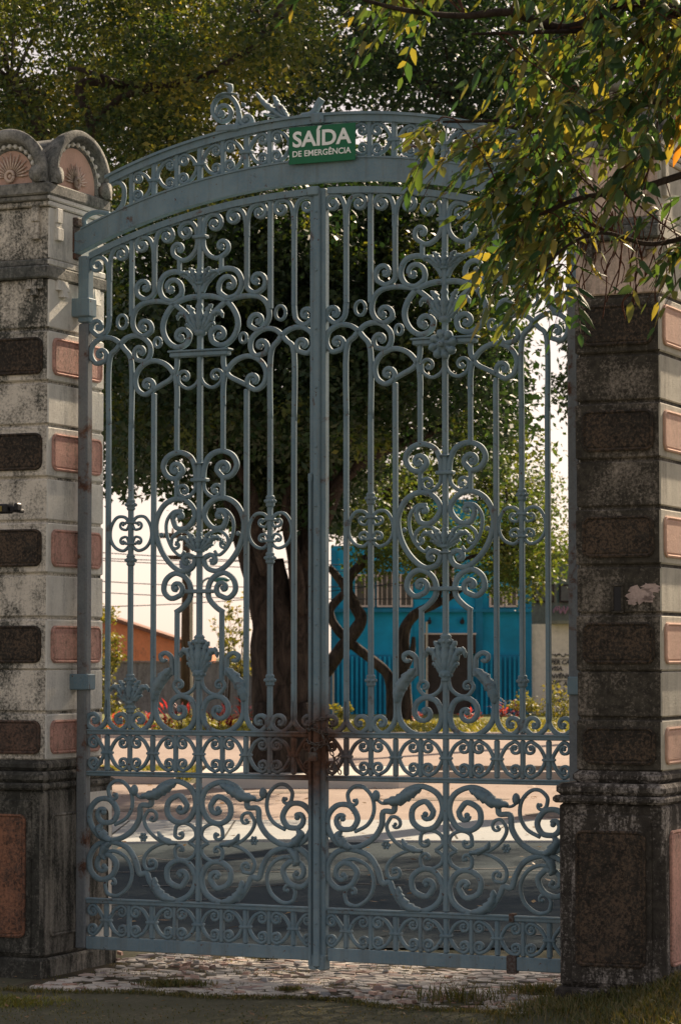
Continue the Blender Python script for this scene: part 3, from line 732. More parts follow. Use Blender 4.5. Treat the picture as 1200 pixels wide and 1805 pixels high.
for s in (-1, 1):
    mb = MB(); P_ = [(s*1.165, arch_hi(1.165)-.05), (s*1.125, arch_hi(1.12)-.062), (s*1.095, arch_hi(1.1)-.10), (s*1.10, arch_lo(1.1)+.15), (s*1.13, arch_lo(1.13)+.122)]
    pth, a_, b_ = path(None, P_, None); sweep(mb, pth, 0, 0, .022, .026); mb.build('end_curl', M_IRON, ot, True)
    mb = MB(); zb = arch_lo(1.26)+.125
    P_ = [(s*1.32, zb-.02), (s*1.325, zb+.012), (s*1.30, zb+.035), (s*1.25, zb+.045), (s*1.18, zb+.032)]
    pth, a_, b_ = path(None, P_, None); sweep(mb, pth, 0, 0, .022, .03); mb.build('end_curl', M_IRON, ot, True)
mb = MB(); mb.box(-1.392, -1.366, -.036, .036, 3.665, 3.80, 0, .004); mb.box(-1.386, -1.345, -.034, .034, 3.80, 3.845, 0, .006); mb.box(-1.384, -1.36, -.033, .033, 3.63, 3.664, 0, .004); mb.build('rusted_beam_end', M_RUST, ot)
# crest ornaments: scroll on the left, broken acanthus, stump
def KP(pts): return [T('K', *p) for p in pts]
mb = MB(); e_ = (*T('K', 137, 297), .9)
pth, k0, k1 = path(None, KP([(232, 425), (262, 350), (258, 270), (225, 200), (175, 165), (115, 180), (70, 240), (75, 310), (125, 360), (185, 345), (208, 295)]), e_)
sweep(mb, pth, k0, k1, .021, .030); eye(mb, e_, .016)
mb.build('crest_volute', M_IRON, ot, True)
mb = MB(); blade(mb, KP([(205, 165), (200, 130), (205, 95), (160, 72)]), .013, 3, .024, -.01); blade(mb, KP([(90, 205), (120, 170), (180, 152), (268, 158)]), .009, 4, .02, -.014)
blade(mb, KP([(85, 225), (100, 200), (140, 185)]), .007, 2, .02, -.01); mb.build('volute_leaf', M_IRON, ot, True)
mb = MB(); e_ = (*T('K', 325, 350), .8); pth, k0, k1 = path(None, KP([(262, 290), (280, 365), (315, 392), (358, 372)]), e_); sweep(mb, pth, k0, k1, .022, .028); eye(mb, e_, .013)
e_ = (*T('K', 300, 240), .5)
mb.ball((*T('K', 300, 235)[:1], -.004, T('K', 300, 235)[1]), .012, 8); mb.build('crest_curl', M_IRON, ot, True)
mb = MB(); x_, z_ = T('K', 205, 425); mb.box(x_-.07, x_+.06, -.04, .04, z_-.012, z_+.022, 0, .006); mb.build('volute_base', M_IRON, ot)
mb = MB(); blade(mb, KP([(690, 352), (600, 330), (520, 275), (450, 215), (400, 140)]), .018, 7, .026, -.012); blade(mb, KP([(620, 325), (575, 270), (550, 215), (530, 165)]), .017, 5, .026, -.010)
blade(mb, KP([(600, 335), (520, 320), (450, 300)]), .011, 4, .02, -.01); blade(mb, KP([(640, 335), (610, 285), (590, 240)]), .011, 4, .02, -.01); mb.build('acanthus_leaf', M_IRON, ot, True)
mb = MB(); pth, _, _ = path(None, KP([(740, 322), (800, 312), (835, 285), (860, 235), (888, 190)]), None); sweep(mb, pth, 0, 0, .030, .034); mb.build('broken_stump', M_IRON, ot, True)
mb = MB(); x_, z_ = T('K', 875, 318); mb.box(x_-.035, x_+.035, -.038, .038, z_-.045, z_+.010, 0, .005); mb.build('crest_block', M_IRON, ot)
# ------------------------------------------------------------------ text helper
def text_mesh(name, s, size, m, parent, loc, rot=(R(90),0,0), bold=.0, ext=.001, align='CENTER', shear=0, sx=1.0):
    c = bpy.data.curves.new(name, 'FONT'); c.body = s; c.size = size; c.offset = bold; c.extrude = ext; c.align_x = align; c.shear = shear; c.resolution_u = 4
    o = bpy.data.objects.new(name, c); COL.objects.link(o); dg = bpy.context.evaluated_depsgraph_get(); dg.update()
    me = bpy.data.meshes.new_from_object(o.evaluated_get(dg)); bpy.data.objects.remove(o)
    me.name = name; me.materials.clear(); me.materials.append(m)
    me.transform(Matrix.Diagonal((sx, 1, 1, 1)))
    ob = link(name, me, parent); ob.location = loc; ob.rotation_euler = rot; return ob
# ------------------------------------------------------------------ emergency exit sign
sx_, sz_ = G(568, 253.5, -.05); gs = gworld(sx_, -.052, sz_)
sign = empty('exit_sign', 'green emergency exit sign reading SAÍDA DE EMERGÊNCIA fixed to the arch', 'sign', gs, -BETA)
sign.rotation_euler = (0, R(.3), -BETA)
mb = MB(); mb.box(-.179, .179, -.003, .003, -.092, .092, 0, .001); mb.build('sign_plate', M_GREENSIGN, sign)
text_mesh('lettering', 'SAÍDA', .106, M_WHITE, sign, (-.002, -.0042, -.006), bold=.0028, sx=1.06)
text_mesh('lettering', 'DE EMERGÊNCIA', .041, M_WHITE, sign, (-.002, -.0042, -.056), bold=.0007, sx=1.02)
mb = MB()
for x in (-.15, .15): mb.box(x-.01, x+.01, .0032, .024, -.085, .088)
mb.build('sign_bracket', M_RUST, sign)

# ------------------------------------------------------------------ chain and padlock
cx, _z = G(563, 1300); gc = gworld(-.003, -.045)
ch = empty('chain', 'rusty dark chain wound round the meeting stiles of the gate', 'chain', (gc.x, gc.y, 1.0), -BETA)
def chain_pts():
    out = []
    for k in range(70):
        t = k/69; a = t*2*math.pi*3.3
        out.append((.058*math.cos(a)+.004, .045-.068*math.sin(a)*1.0, .28 - .14*t + .018*math.sin(a*1.7)))
    return out
def links(mb, pts, r=.009, th=.0034):
    tot = 0; last = Vector(pts[0]); flip = 0
    for p in pts[1:]:
        p = Vector(p); d = p-last
        if d.length < r*2.3: continue
        c = (p+last)/2; t = d.normalized(); n1 = t.orthogonal().normalized(); n2 = t.cross(n1)
        nn_ = n1 if flip else n2; flip ^= 1
        ring = [c + t*(math.cos(a)*r*1.35) + nn_*(math.sin(a)*r*.85) for a in np.linspace(0, 2*math.pi, 11)]
        mb.tube(ring, th, 5); last = p
mb = MB(); links(mb, [tuple(q_) for q_ in cat_rom(chain_pts(), 4)]); mb.build('wound_chain', M_RUST, ch, True)
mb = MB(); links(mb, [tuple(q_) for q_ in cat_rom([(.02,-.035,.26),(.06,-.03,.20),(.10,-.028,.13),(.135,-.03,.06),(.15,-.03,.02)], 8)]); mb.build('loose_end', M_RUST, ch, True)
mb = MB(); links(mb, [tuple(q_) for q_ in cat_rom([(.15,-.03,.13),(.12,-.034,.09),(.09,-.034,.05),(.07,-.03,.02)], 8)]); mb.build('loose_end', M_RUST, ch, True)
gp = gworld(.0, -.075)
pl = empty('padlock', 'old dark padlock hanging from the chain', 'padlock', (gp.x, gp.y, 1.115), -BETA)
mb = MB(); mb.box(-.022, .022, -.010, .010, -.03, .015, 0, .004); mb.build('lock_body', M_RUST, pl)
mb = MB(); mb.tube([(.014*math.cos(a), 0, .012+.026*math.sin(a)) for a in np.linspace(0, math.pi, 9)], .004, 6); mb.build('shackle', M_RUST, pl, True)

# ------------------------------------------------------------------ piers
def rrect(x0, x1, z0, z1, r, n=6):
    out = []
    for (cx, cz, a0) in ((x1-r, z1-r, 0), (x0+r, z1-r, 90), (x0+r, z0+r, 180), (x1-r, z0+r, 270)):
        for k in range(n+1):
            a = R(a0 + 90*k/n); out.append((cx+r*math.cos(a), cz+r*math.sin(a)))
    return out
def panel(mb, face, u0, u1, z0, z1, at, r=.035, proud=.010, rim=True):
    """rounded panel on a face: 'F' front (u=x, at=y, outward -y) / 'S' right side (u=y, at=x, outward +x) / 'L' left side"""
    def pt(u, z, o):
        return (u, at-o, z) if face == 'F' else ((at+o, u, z) if face == 'S' else (at-o, u, z))
    rings = []
    prof = [(0, 0), (0, proud), (.008, proud+.004), (.016, proud-.003), (.022, proud+.0005)] if rim else [(0, 0), (0, proud), (.006, proud+.004)]
    for (ins, o) in prof:
        rings.append([pt(u, z, o) for (u, z) in rrect(u0+ins, u1-ins, z0+ins, z1-ins, max(.008, r-ins))])
    n = len(rings[0]); v = [p for r_ in rings for p in r_]; f = []
    for i in range(len(rings)-1):
        for k in range(n):
            k2 = (k+1) % n; q_ = (i*n+k, i*n+k2, i*n+n+k2, i*n+n+k); f.append(q_ if face == 'F' else q_[::-1])
    last = tuple(range((len(rings)-1)*n, len(rings)*n)); f.append(last if face == 'F' else last[::-1])
    mb.add(v, f)
def rough_block(x0, x1, y0, y1, z0, z1, mats_by_face, name, parent, c=.008, sub=0):
    """chamfered block; slot 0 = front/left/back, slot 1 = right side"""
    mb = MB(); mb.box(x0, x1, y0, y1, z0, z1, 0, c)
    for i, f in enumerate(mb.f):
        p = [Vector(mb.v[k]) for k in f[:3]]; nrm = (p[1]-p[0]).cross(p[2]-p[0])
        if nrm.length and nrm.normalized().x > .6: mb.m[i] = 1
    return mb.build(name, mats_by_face, parent)
def pediment(name, parent, face, u0, u1, zb, at, back, mats, depth=.10):
    """rounded shell niche: thick arched rim, beads, peach recess and a radiating rosette"""
    uc = (u0+u1)/2; hw = (u1-u0)/2; H = hw*1.02 if face == 'F' else hw*.86; sc_ = H/hw; st = .05
    def pt(u, z, o):
        return (u, at-o, z) if face == 'F' else (at+o, u, z)
    def arch(r, n=28):
        out = [(uc+r, zb)] + [(uc+r*math.cos(math.pi*k/n), zb+st+r*sc_*math.sin(math.pi*k/n)) for k in range(n+1)] + [(uc-r, zb)]
        return out
    A = MB(); rings = []
    for (r, o) in ((hw-.042, -depth), (hw-.010, -.045), (hw, 0), (hw-.012, .014), (hw-.045, .016), (hw-.062, .004), (hw-.066, -.030), (hw-.10, -.030), (hw-.104, -.042)):
        rings.append([pt(u, z, o) for (u, z) in arch(r)])
    n = len(rings[0]); v = [p for r_ in rings for p in r_]; f = []
    for i in range(len(rings)-1):
        for k in range(n-1):
            q_ = (i*n+k, i*n+k+1, i*n+n+k+1, i*n+n+k); f.append(q_ if face == 'F' else q_[::-1])
    A.add(v, f)
    root = A.build(name, mats[0], parent, True)
    B_ = MB(); ring = [pt(u, z, -.041) for (u, z) in arch(hw-.103)]; B_.add(ring, [tuple(range(len(ring))) if face == 'F' else tuple(range(len(ring)))[::-1]])
    B_.build('peach_recess', mats[1], root)
    C_ = MB()
    for k in range(13):
        a = math.pi*(k+.5)/13; r = hw-.083; p = pt(uc+r*math.cos(a), zb+st+r*sc_*math.sin(a), -.026); C_.ball(p, .0135, 8)
    C_.tube([pt(uc+(hw-.083)*math.cos(math.pi*k/24), zb+st+(hw-.083)*sc_*math.sin(math.pi*k/24), -.033) for k in range(25)], .006, 5)
    C_.build('beading', mats[2], root, True)
    D_ = MB(); zc = zb+.045
    for k in range(15):
        a = math.pi*(k)/14; r0, r1 = .035, .12 if k % 2 else .105
        pts = [pt(uc+r*math.cos(a), zc+r*sc_*math.sin(a)*1.0, -.034) for r in (r0, (r0+r1)/2, r1)]
        D_.tube(pts, [.004, .006, .002], 5)
    ring = [pt(uc+.024*math.cos(a), zc+.026*math.sin(a), -.026) for a in np.linspace(0, 2*math.pi, 15)]
    D_.tube(ring, .009, 6); D_.ball(pt(uc, zc, -.034), .014, 8)
    D_.build('radiating_rosette', mats[3], root, True)
    for s in (-1, 1):      # little scroll cheeks at the feet of the arch
        E_ = MB(); u = uc+s*(hw-.055)
        prof = [(.001, -.02), (.036, -.02), (.040, .0), (.036, .02), (.001, .024)]
        ringv = []
        for (r, o) in prof: ringv.append([pt(u+r*math.cos(t), zb+.042+r*math.sin(t)*1.15, o) for t in np.linspace(0, 2*math.pi, 13)[:-1]])
        v = [p for r_ in ringv for p in r_]; f = []
        for i in range(4):
            for k in range(12):
                k2 = (k+1) % 12; q_ = (i*12+k, i*12+k2, i*12+12+k2, i*12+12+k); f.append(q_ if face == 'F' else q_[::-1])
        E_.add(v, f); E_.build('cheek_scroll', mats[0], root, True)
    # barrel body behind the arch
    F_ = MB(); r1 = [pt(u, z, -.046) for (u, z) in arch(hw-.042)]; r2 = [pt(u, z, -back) for (u, z) in arch(hw-.05)]
    n = len(r1); F_.add(r1+r2, [((k, k+1, n+k+1, n+k) if face != 'F' else (k, n+k, n+k+1, k+1)) for k in range(n-1)]); F_.build('vault_back', mats[0], root, True)
    return root

def build_pier(side, x0, x1, y0, y1, px0, px1, py0, py1, label, mf, ms, mp, mps, mu, pan_f, pan_s, ppan):
    cx, cy = (x0+x1)/2, (y0+y1)/2
    g = gworld(cx, cy); root = empty('gate_pier', label, 'gate pier', (g.x, g.y, 0), -BETA)
    X0, X1, Y0, Y1 = x0-cx, x1-cx, y0-cy, y1-cy; PX0, PX1, PY0, PY1 = px0-cx, px1-cx, py0-cy, py1-cy
    # plinth
    rough_block(PX0-.02, PX1+.02, PY0-.025, PY1+.01, -.05, .10, [mp, mps], 'plinth_foot', root, .012)
    rough_block(PX0, PX1, PY0, PY1, .101, .93, [mp, mps], 'plinth', root, .014)
    rough_block(PX0-.022, PX1+.012, PY0-.03, PY1+.01, .931, .965, [mp, mps], 'plinth_moulding', root, .010)
    rough_block(PX0-.010, PX1+.008, PY0-.02, PY1+.01, .966, 1.02, [mp, mps], 'plinth_moulding', root, .016)
    rough_block(X0-.02, X1+.010, Y0-.03, Y1+.01, 1.021, 1.075, [mp, mps], 'plinth_moulding', root, .018)
    mb = MB(); mb.box(PX0+.06, PX1-.06, PY0-.012, PY0+.01, .12, .88, 0, .006); mb.build('plinth_frame', mp, root)
    mb = MB(); panel(mb, 'F', PX0+.085, PX1-.085, .20, .81, PY0-.0125, .035, .010); mb.build('plinth_panel', ppan, root)
    mb = MB(); panel(mb, 'S', PY0+.07, PY1-.07, .20, .81, PX1+.0005, .035, .010); mb.build('plinth_panel', M_PK if side > 0 else mps, root)
    # shaft: alternating panelled and plain courses, recessed joints
    core = MB(); core.box(X0+.014, X1-.010, Y0+.014, Y1-.01, 1.05, 3.52); core.build('shaft_core', mf, root)
    zc = [1.18, 1.655, 2.14, 2.625, 3.11]
    for i, z in enumerate(zc):
        lo = 1.076 if i == 0 else z-.126; hi = z+.126
        m1 = mu if (side > 0 and i == 5) else mf
        blk = rough_block(X0-.004, X1+.001, Y0-.004, Y1, lo, hi, [m1, ms], 'panelled_course', root, .007)
        pm = pan_f[i % len(pan_f)]
        mb = MB(); panel(mb, 'F', X0+.030, X1-.030, z-.094 if i else z-.075, z+.094, Y0-.0045, .04, .010); mb.build('course_panel', pm, blk)
        mb = MB(); panel(mb, 'S', Y0+.035, Y1-.035, z-.094 if i else z-.075, z+.094, X1+.0015, .04, .009); mb.build('course_panel', pan_s, blk)
        if i < 4: rough_block(X0, X1, Y0, Y1, z+.140, z+.345, [m1, ms], 'plain_course', root, .006)
    if side > 0: pass
    # frieze, band and cornice
    rough_block(X0, X1, Y0, Y1, 3.252, 3.50, [mu, ms], 'necking', root, .006)
    rough_block(X0-.030, X1+.012, Y0-.035, Y1+.012, 3.501, 3.565, [M_CAP, M_CAP if side < 0 else ms], 'band_moulding', root, .008)
    rough_block(X0-.012, X1+.006, Y0-.014, Y1+.004, 3.566, 3.60, [M_CAP, ms], 'band_moulding', root, .006)
    rough_block(X0+.004, X1-.002, Y0+.004, Y1-.004, 3.601, 3.865, [mu, ms], 'upper_block', root, .006)
    rough_block(X0-.012, X1+.008, Y0-.016, Y1+.01, 3.866, 3.895, [mu, ms], 'cornice', root, .006)
    rough_block(X0-.026, X1+.014, Y0-.032, Y1+.02, 3.896, 3.922, [M_CAP, ms], 'cornice', root, .006)
    rough_block(X0-.040, X1+.020, Y0-.048, Y1+.03, 3.923, 3.985, [M_CAP, M_CAP], 'cornice', root, .008)
    # brackets under the cornice
    for (u, f) in ((X1-.075, 'F'), (X0+.075, 'F'), (Y0+.085, 'S'), (Y1-.085, 'S')):
        mb = MB()
        for (z0, z1, o, hw) in ((3.79, 3.864, .020, .020), (3.765, 3.788, .014, .019), (3.70, 3.764, .024, .023)):
            if f == 'F': mb.box(u-hw, u+hw, Y0-o, Y0+.003, z0, z1, 0, .003)
            else: mb.box(X1-.004, X1+o-.004, u-hw*1.3, u+hw*1.3, z0, z1, 0, .003)
        mb.build('cornice_bracket', mu if f == 'F' else ms, root)
    for (u, f) in ((X1-.075, 'F'), (X0+.075, 'F'), (Y0+.12, 'S'), (Y1-.12, 'S')):
        mb = MB()
        for du, s in ((-.034, .6), (0, 1), (.034, .6)):
            z0 = 3.499 - .085*s; hw = .018
            if f == 'F':
                v = [(u+du-hw*.7, Y0-.002, 3.4995), (u+du+hw*.7, Y0-.002, 3.4995), (u+du+hw*.7, Y0-.014, 3.4995), (u+du-hw*.7, Y0-.014, 3.4995),
                     (u+du-hw, Y0-.002, z0), (u+du+hw, Y0-.002, z0), (u+du+hw, Y0-.034*s, z0), (u+du-hw, Y0-.034*s, z0)]
            else:
                v = [(X1+.002, u+du-hw*.7, 3.4995), (X1+.002, u+du+hw*.7, 3.4995), (X1+.014, u+du+hw*.7, 3.4995), (X1+.014, u+du-hw*.7, 3.4995),
                     (X1+.002, u+du-hw*1.4, z0), (X1+.002, u+du+hw*1.4, z0), (X1+.034*s, u+du+hw*1.4, z0), (X1+.034*s, u+du-hw*1.4, z0)]
            mb.add(v, [(0,1,2,3),(7,6,5,4),(3,2,6,7),(0,3,7,4),(2,1,5,6),(1,0,4,5)])
        mb.build('drop_ornament', mf if f == 'F' else ms, root)
    # pediments
    pm = [M_CAP, M_PKO, ms, M_RU]
    pediment('arched_pediment', root, 'F', X0-.036, X1+.004, 3.986, Y0-.040, Y1-Y0+.04, pm)
    pediment('arched_pediment', root, 'S', Y0-.010, Y1+.03, 3.986, X1+.018, X1-X0+.04, pm)
    mb = MB(); mb.box(X0, X1-.03, Y0+.03, Y1, 3.9855, 4.05); mb.build('pier_cap', M_CAP, root)
    return root, (X0, X1, Y0, Y1, cx, cy)
pierL, dl = build_pier(-1, -1.79, -1.372, -.275, .300, -1.83, -1.352, -.345, .385,
    'cream gate pier with pink side panels and arched pediments, left of the gate', M_LF, M_LS, M_LP, M_LPS, M_LF, [M_BR2, M_BR, M_BR, M_BR, M_BR], M_PK, M_OR)
pierR, dr = build_pier(1, 1.420, 1.822, -.275, .300, 1.352, 1.852, -.345, .385,
    'gate pier blackened by mould with dark brown panels, right of the gate under the branches', M_RF, M_RS, M_RP, M_RP, M_RU, [M_BR], M_PKO, M_BR)
# white-washed back return behind the left leaf and hinge brackets
def bracket(parent, d, x0, x1, z0, z1, y0=-.045, y1=.04):
    mb = MB(); mb.box(x0-d[4], x1-d[4], y0-d[5], y1-d[5], z0, z1, 0, .005); mb.build('hinge_bracket', M_IRON, parent)
bracket(pierL, dl, -1.400, -1.272, 3.33, 3.425); bracket(pierL, dl, -1.40, -1.268, 1.425, 1.505)
bracket(pierR, dr, 1.29, 1.44, 1.415, 1.50); bracket(pierR, dr, 1.29, 1.44, 3.33, 3.42)
mb = MB(); X1 = dl[1]
mb.box(X1+.0215, X1+.0245, -.01-dl[5]+.04, .36-dl[5], .12, .90, 0); mb.build('whitewashed_patch', M_LS, pierL)
# bare patch and niche on the right pier
mb = MB(); u0, z0 = G(1130, 1048, -.28); u0 -= dr[4]; rr = random.Random(4)
for (du, dz, rr0) in ((0, 0, .050), (.045, .030, .034), (-.045, -.030, .022), (.03, -.02, .018)):
    mb = MB(); v = [(u0+du+rr0*(.55+.75*rr.random())*1.35*math.cos(2*math.pi*k/22), dr[2]-.0055, z0+dz+rr0*(.55+.75*rr.random())*.8*math.sin(2*math.pi*k/22)) for k in range(22)]
    mb.add(v, [tuple(range(22))]); mb.build('bare_plaster_patch', M_BARE, pierR)
mb = MB(); u1, z1 = G(1087, 1055, -.28); u1 -= dr[4]
for (a0, a1, b0, b1) in ((-.030, -.018, -.055, .055), (.018, .030, -.055, .055), (-.030, .030, .056, .066), (-.030, .030, -.066, -.056)):
    mb.box(u1+a0, u1+a1, dr[2]-.008, dr[2]+.004, z1+b0, z1+b1, 0, .002)
mb.box(u1-.0175, u1+.0175, dr[2]-.002, dr[2]+.001, z1-.0545, z1+.0545, 1); mb.build('small_niche', [M_RF, M_DARK], pierR)  # flat dark sheet paints the shade inside the niche
# flood lamp fixed on the left pier
gl = P(12, 897, 12.55); fl = empty('flood_lamp', 'small dark flood lamp with amber lens sticking out of the left pier', 'lamp', gl, -BETA)
mb = MB(); mb.box(-.10, .025, -.04, .03, -.022, .022, 0, .006); mb.build('lamp_housing', M_DARK, fl)
mb = MB(); mb.box(-.07, .0, -.044, -.0405, -.014, .012, 0, .001); mb.build('lens', M_LAMPGLASS, fl)
mb = MB(); mb.box(.028, .055, -.02, .015, -.014, .012, 0, .004); mb.box(.052, .074, -.024, .018, -.012, .026, 0, .005); mb.tube([(-.03,.0,-.0),( -.03,.09,.0),(-.03,.2,.0)], .010, 8); mb.build('cable_joint', M_DARK, fl)

# ------------------------------------------------------------------ foliage builder
def leaf_cloud(name, m, parent, centers, per, size, seed=0, squash=.8, droop=0.0, shell=.5):
    """many small leaves in clumps; centers = [(x,y,z,r)], per = leaves per unit of clump"""
    g = np.random.default_rng(seed); C = np.array(centers, float)
    cnt = np.maximum(8, (per * (C[:, 3] ** 2)).astype(int)); idx = np.repeat(np.arange(len(C)), cnt); n = len(idx)
    d = g.normal(size=(n, 3)); d /= np.linalg.norm(d, axis=1)[:, None]
    rad = C[idx, 3] * (g.random(n) ** shell) * (1 + .25*g.normal(size=n)*.6)
    p = C[idx, :3] + d * rad[:, None] * np.array([1, 1, squash])
    # orientation: leaves roughly facing outwards/up with scatter
    nrm = d*.6 + g.normal(size=(n, 3))*.75 + np.array([0, 0, .45]); nrm /= np.linalg.norm(nrm, axis=1)[:, None]
    t = g.normal(size=(n, 3)); t[:, 2] -= droop; t -= nrm*np.sum(t*nrm, axis=1)[:, None]; t /= np.linalg.norm(t, axis=1)[:, None]
    b_ = np.cross(nrm, t); L = size*(.65+.7*g.random(n))[:, None]; W = L*.27
    v = np.empty((n, 4, 3)); v[:, 0] = p; v[:, 1] = p + t*L*.45 + b_*W + nrm*W*.25; v[:, 2] = p + t*L; v[:, 3] = p + t*L*.45 - b_*W + nrm*W*.25
    return quads(name, v.reshape(-1, 3), n, m, parent)
def quads(name, v, n, m, parent):
    me = bpy.data.meshes.new(name); me.vertices.add(n*4); me.vertices.foreach_set('co', v.astype(np.float32).ravel())
    me.loops.add(n*4); me.loops.foreach_set('vertex_index', np.arange(n*4, dtype=np.int32))
    me.polygons.add(n); me.polygons.foreach_set('loop_start', np.arange(0, n*4, 4, dtype=np.int32)); me.polygons.foreach_set('loop_total', np.full(n, 4, dtype=np.int32))
    me.materials.append(m); me.update(calc_edges=True); return link(name, me, parent)
def W2L(root): return np.array(root.location)
def clumps(poly_list, n, D0, D1, r0, r1, seed):
    """clump centres inside picture-measured outlines, spread through the depth of the crown"""
    rr = random.Random(seed); out = []
    areas = [(b[2]-b[0])*(b[3]-b[1])*b[4] for b in poly_list]
    while len(out) < n:
        b = rr.choices(poly_list, areas)[0]; D = rr.uniform(D0, D1); r = rr.uniform(r0, r1)
        q_ = P(rr.uniform(b[0], b[2]), rr.uniform(b[1], b[3]), D); out.append((q_.x, q_.y, q_.z, r))
    return out
def gap(cl, x0, x1, y0, y1):
    """leave the opening in the crowns where the sky shows"""
    out = []
    for c in cl:
        k = F/c[1]; px = 600 + c[0]*k; py = 1155 - (c[2]-EH)*k; rp = c[3]*k*.85
        if px + rp > x0 and px - rp < x1 and py + rp > y0 and py - rp < y1: continue
        out.append(c)
    return out
def loc(cl, root):
    o = root.location; return [(c[0]-o.x, c[1]-o.y, c[2]-o.z, *c[3:]) for c in cl]
def wood(mb, pts, r0, r1, root, n=10, wob=.10, seed=0, per=5):
    pp = cat_rom([tuple(Vector(p)-root.location) for p in pts], per); N_ = len(pp)
    mb.tube([tuple(q_) for q_ in pp], [r0 + (r1-r0)*(i/(N_-1)) for i in range(N_)], n, 0, wob, seed)
def twigs(mb, root, cl, anchors, n, seed, r=.02):
    rr = random.Random(seed)
    for c in rr.sample(cl, min(n, len(cl))):
        a = min(anchors, key=lambda q_: (Vector(q_)-Vector(c[:3])).length); a = Vector(a); c3 = Vector(c[:3]); mid = (a+c3)/2 + Vector((rr.uniform(-.25,.25), rr.uniform(-.25,.25), rr.uniform(-.1,.3)))
        wood(mb, [a, mid, c3], r*rr.uniform(.8, 1.6), r*.25, root, 5, .05, seed)

# --- big ficus on the median, 33 m away
D1 = 33.0
def PP(l, D=D1): return [P(x, y, D + (q_[0] if q_ else 0)) for (x, y, *q_) in l]
base = P(500, 1380, D1); base.z = 0
ft = empty('ficus_tree', 'huge dark leafy tree with thick forked trunk rising behind the gate from the white kerb', 'tree', base)
mb = MB()
wood(mb, [Vector((base.x, D1, -.1)), *PP([(500, 1330), (502, 1250), (503, 1170), (500, 1100), (490, 1040), (486, 985)])], .40, .10, ft, 18, .10, 1)
wood(mb, PP([(482, 1250), (476, 1150), (470, 1080), (455, 1010), (437, 950), (425, 900), (410, 820), (380, 740), (330, 660, -.6), (250, 560, -1.2)]), .25, .05, ft, 16, .13, 2)
wood(mb, PP([(520, 1240), (528, 1120), (535, 1040), (545, 960), (548, 880), (560, 790), (575, 690), (600, 560, .6), (640, 400, 1)]), .21, .05, ft, 16, .13, 3)
wood(mb, PP([(470, 900, .4), (480, 800, .6), (468, 640, .8), (450, 450, 1.2), (430, 250, 1)]), .13, .06, ft, 12, .10, 4)
wood(mb, PP([(540, 1000), (565, 930, -.5), (600, 850, -.8), (660, 800, -1), (740, 770, -1.4), (830, 730, -1.5)]), .12, .04, ft, 10, .10, 5)
wood(mb, PP([(470, 1010, -.2), (452, 930, -.5), (440, 860, -.8), (395, 790, -1), (350, 720, -1)]), .09, .04, ft, 9, .12, 12)
wood(mb, PP([(528, 1080, -.2), (520, 990, -.4), (505, 900, -.6), (520, 800, -.8), (500, 700, -1)]), .10, .04, ft, 9, .12, 13)
wood(mb, PP([(550, 930, -.2), (575, 880, -.6), (590, 820, -.6), (640, 740, -.6)]), .07, .03, ft, 9, .12, 14)
wood(mb, PP([(430, 930), (390, 860, .6), (330, 800, 1), (270, 760, 1.4), (215, 720, 1.4)]), .11, .03, ft, 9, .10, 6)
wood(mb, PP([(590, 740), (680, 640, .5), (780, 560, .8), (880, 480, 1)]), .10, .03, ft, 9, .10, 7)
for x in (462, 540): wood(mb, [P(x*.9+50, 1240, D1-.1), Vector((P(x, 1370, D1).x, D1-.2, .03))], .14, .2, ft, 10, .1, x)
clA = clumps([(180, 330, 600, 840, 1.0), (560, 300, 900, 760, 1.0), (890, 620, 940, 720, .5)], 265, 30.2, 36.5, .42, .85, 21) \
    + clumps([(185, 820, 300, 860, 1), (300, 830, 460, 900, 1), (560, 760, 700, 830, 1), (340, 880, 420, 935, .6), (430, 790, 620, 920, 2.6), (850, 700, 930, 770, 1)], 78, 32.5, 35.5, .26, .42, 22)
clA = gap(clA, 962, 1000, 560, 800)
anch = PP([(250,560),(330,660),(380,740),(468,640),(450,450),(575,690),(600,560),(640,400),(740,770),(270,760),(780,560),(880,480),(430,250)])
twigs(mb, ft, clA, anch, 70, 5, .03)
mb.build('trunk', M_BARK, ft, True)
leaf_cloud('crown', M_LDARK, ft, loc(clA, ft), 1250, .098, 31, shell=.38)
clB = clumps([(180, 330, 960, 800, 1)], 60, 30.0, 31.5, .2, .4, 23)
leaf_cloud('sun_toned_leaf_clumps', M_LMID, ft, loc(clB, ft), 900, .080, 32)  # paler green clumps put sun on the crown into the leaf colour

# --- twisted tree by the blue house, 56 m
D2 = 56.0; base = P(735, 1284, D2); base.z = .14
tt = empty('twisted_tree', 'slender twisted tree with several crooked trunks in front of the blue building', 'tree', base)
q2 = lambda l: [P(560+x/2.667, 860+y/2.667, D2) for (x, y) in l]
mb = MB()
wood(mb, q2([(405, 1150), (402, 1000), (400, 880), (402, 740), (412, 650), (470, 585), (560, 545), (640, 500), (720, 440)]), .19, .05, tt, 12, .08, 3)
wood(mb, q2([(345, 1150), (345, 1000), (335, 890), (270, 820), (150, 725), (80, 650), (58, 580), (100, 520), (150, 470)]), .12, .08, tt, 12, .1, 4)
wood(mb, q2([(30, 870), (100, 770), (165, 690), (205, 620), (175, 560), (140, 480), (150, 420), (200, 360), (250, 300), (240, 200), (200, 90)]), .16, .07, tt, 12, .1, 5)
wood(mb, q2([(-40, 1150), (-30, 1000), (30, 870)]), .15, .12, tt, 12, .1, 6)
wood(mb, q2([(50, 370), (100, 430), (140, 480)]), .07, .11, tt, 8, .1, 7)
wood(mb, q2([(400, 860), (440, 780), (450, 700)]), .10, .04, tt, 8, .1, 7)
wood(mb, q2([(250, 300), (300, 200), (330, 60), (300, -60), (420, -160)]), .09, .04, tt, 8, .1, 8)
wood(mb, q2([(560, 545), (600, 400), (700, 330), (860, 300)]), .06, .03, tt, 8, .1, 8)
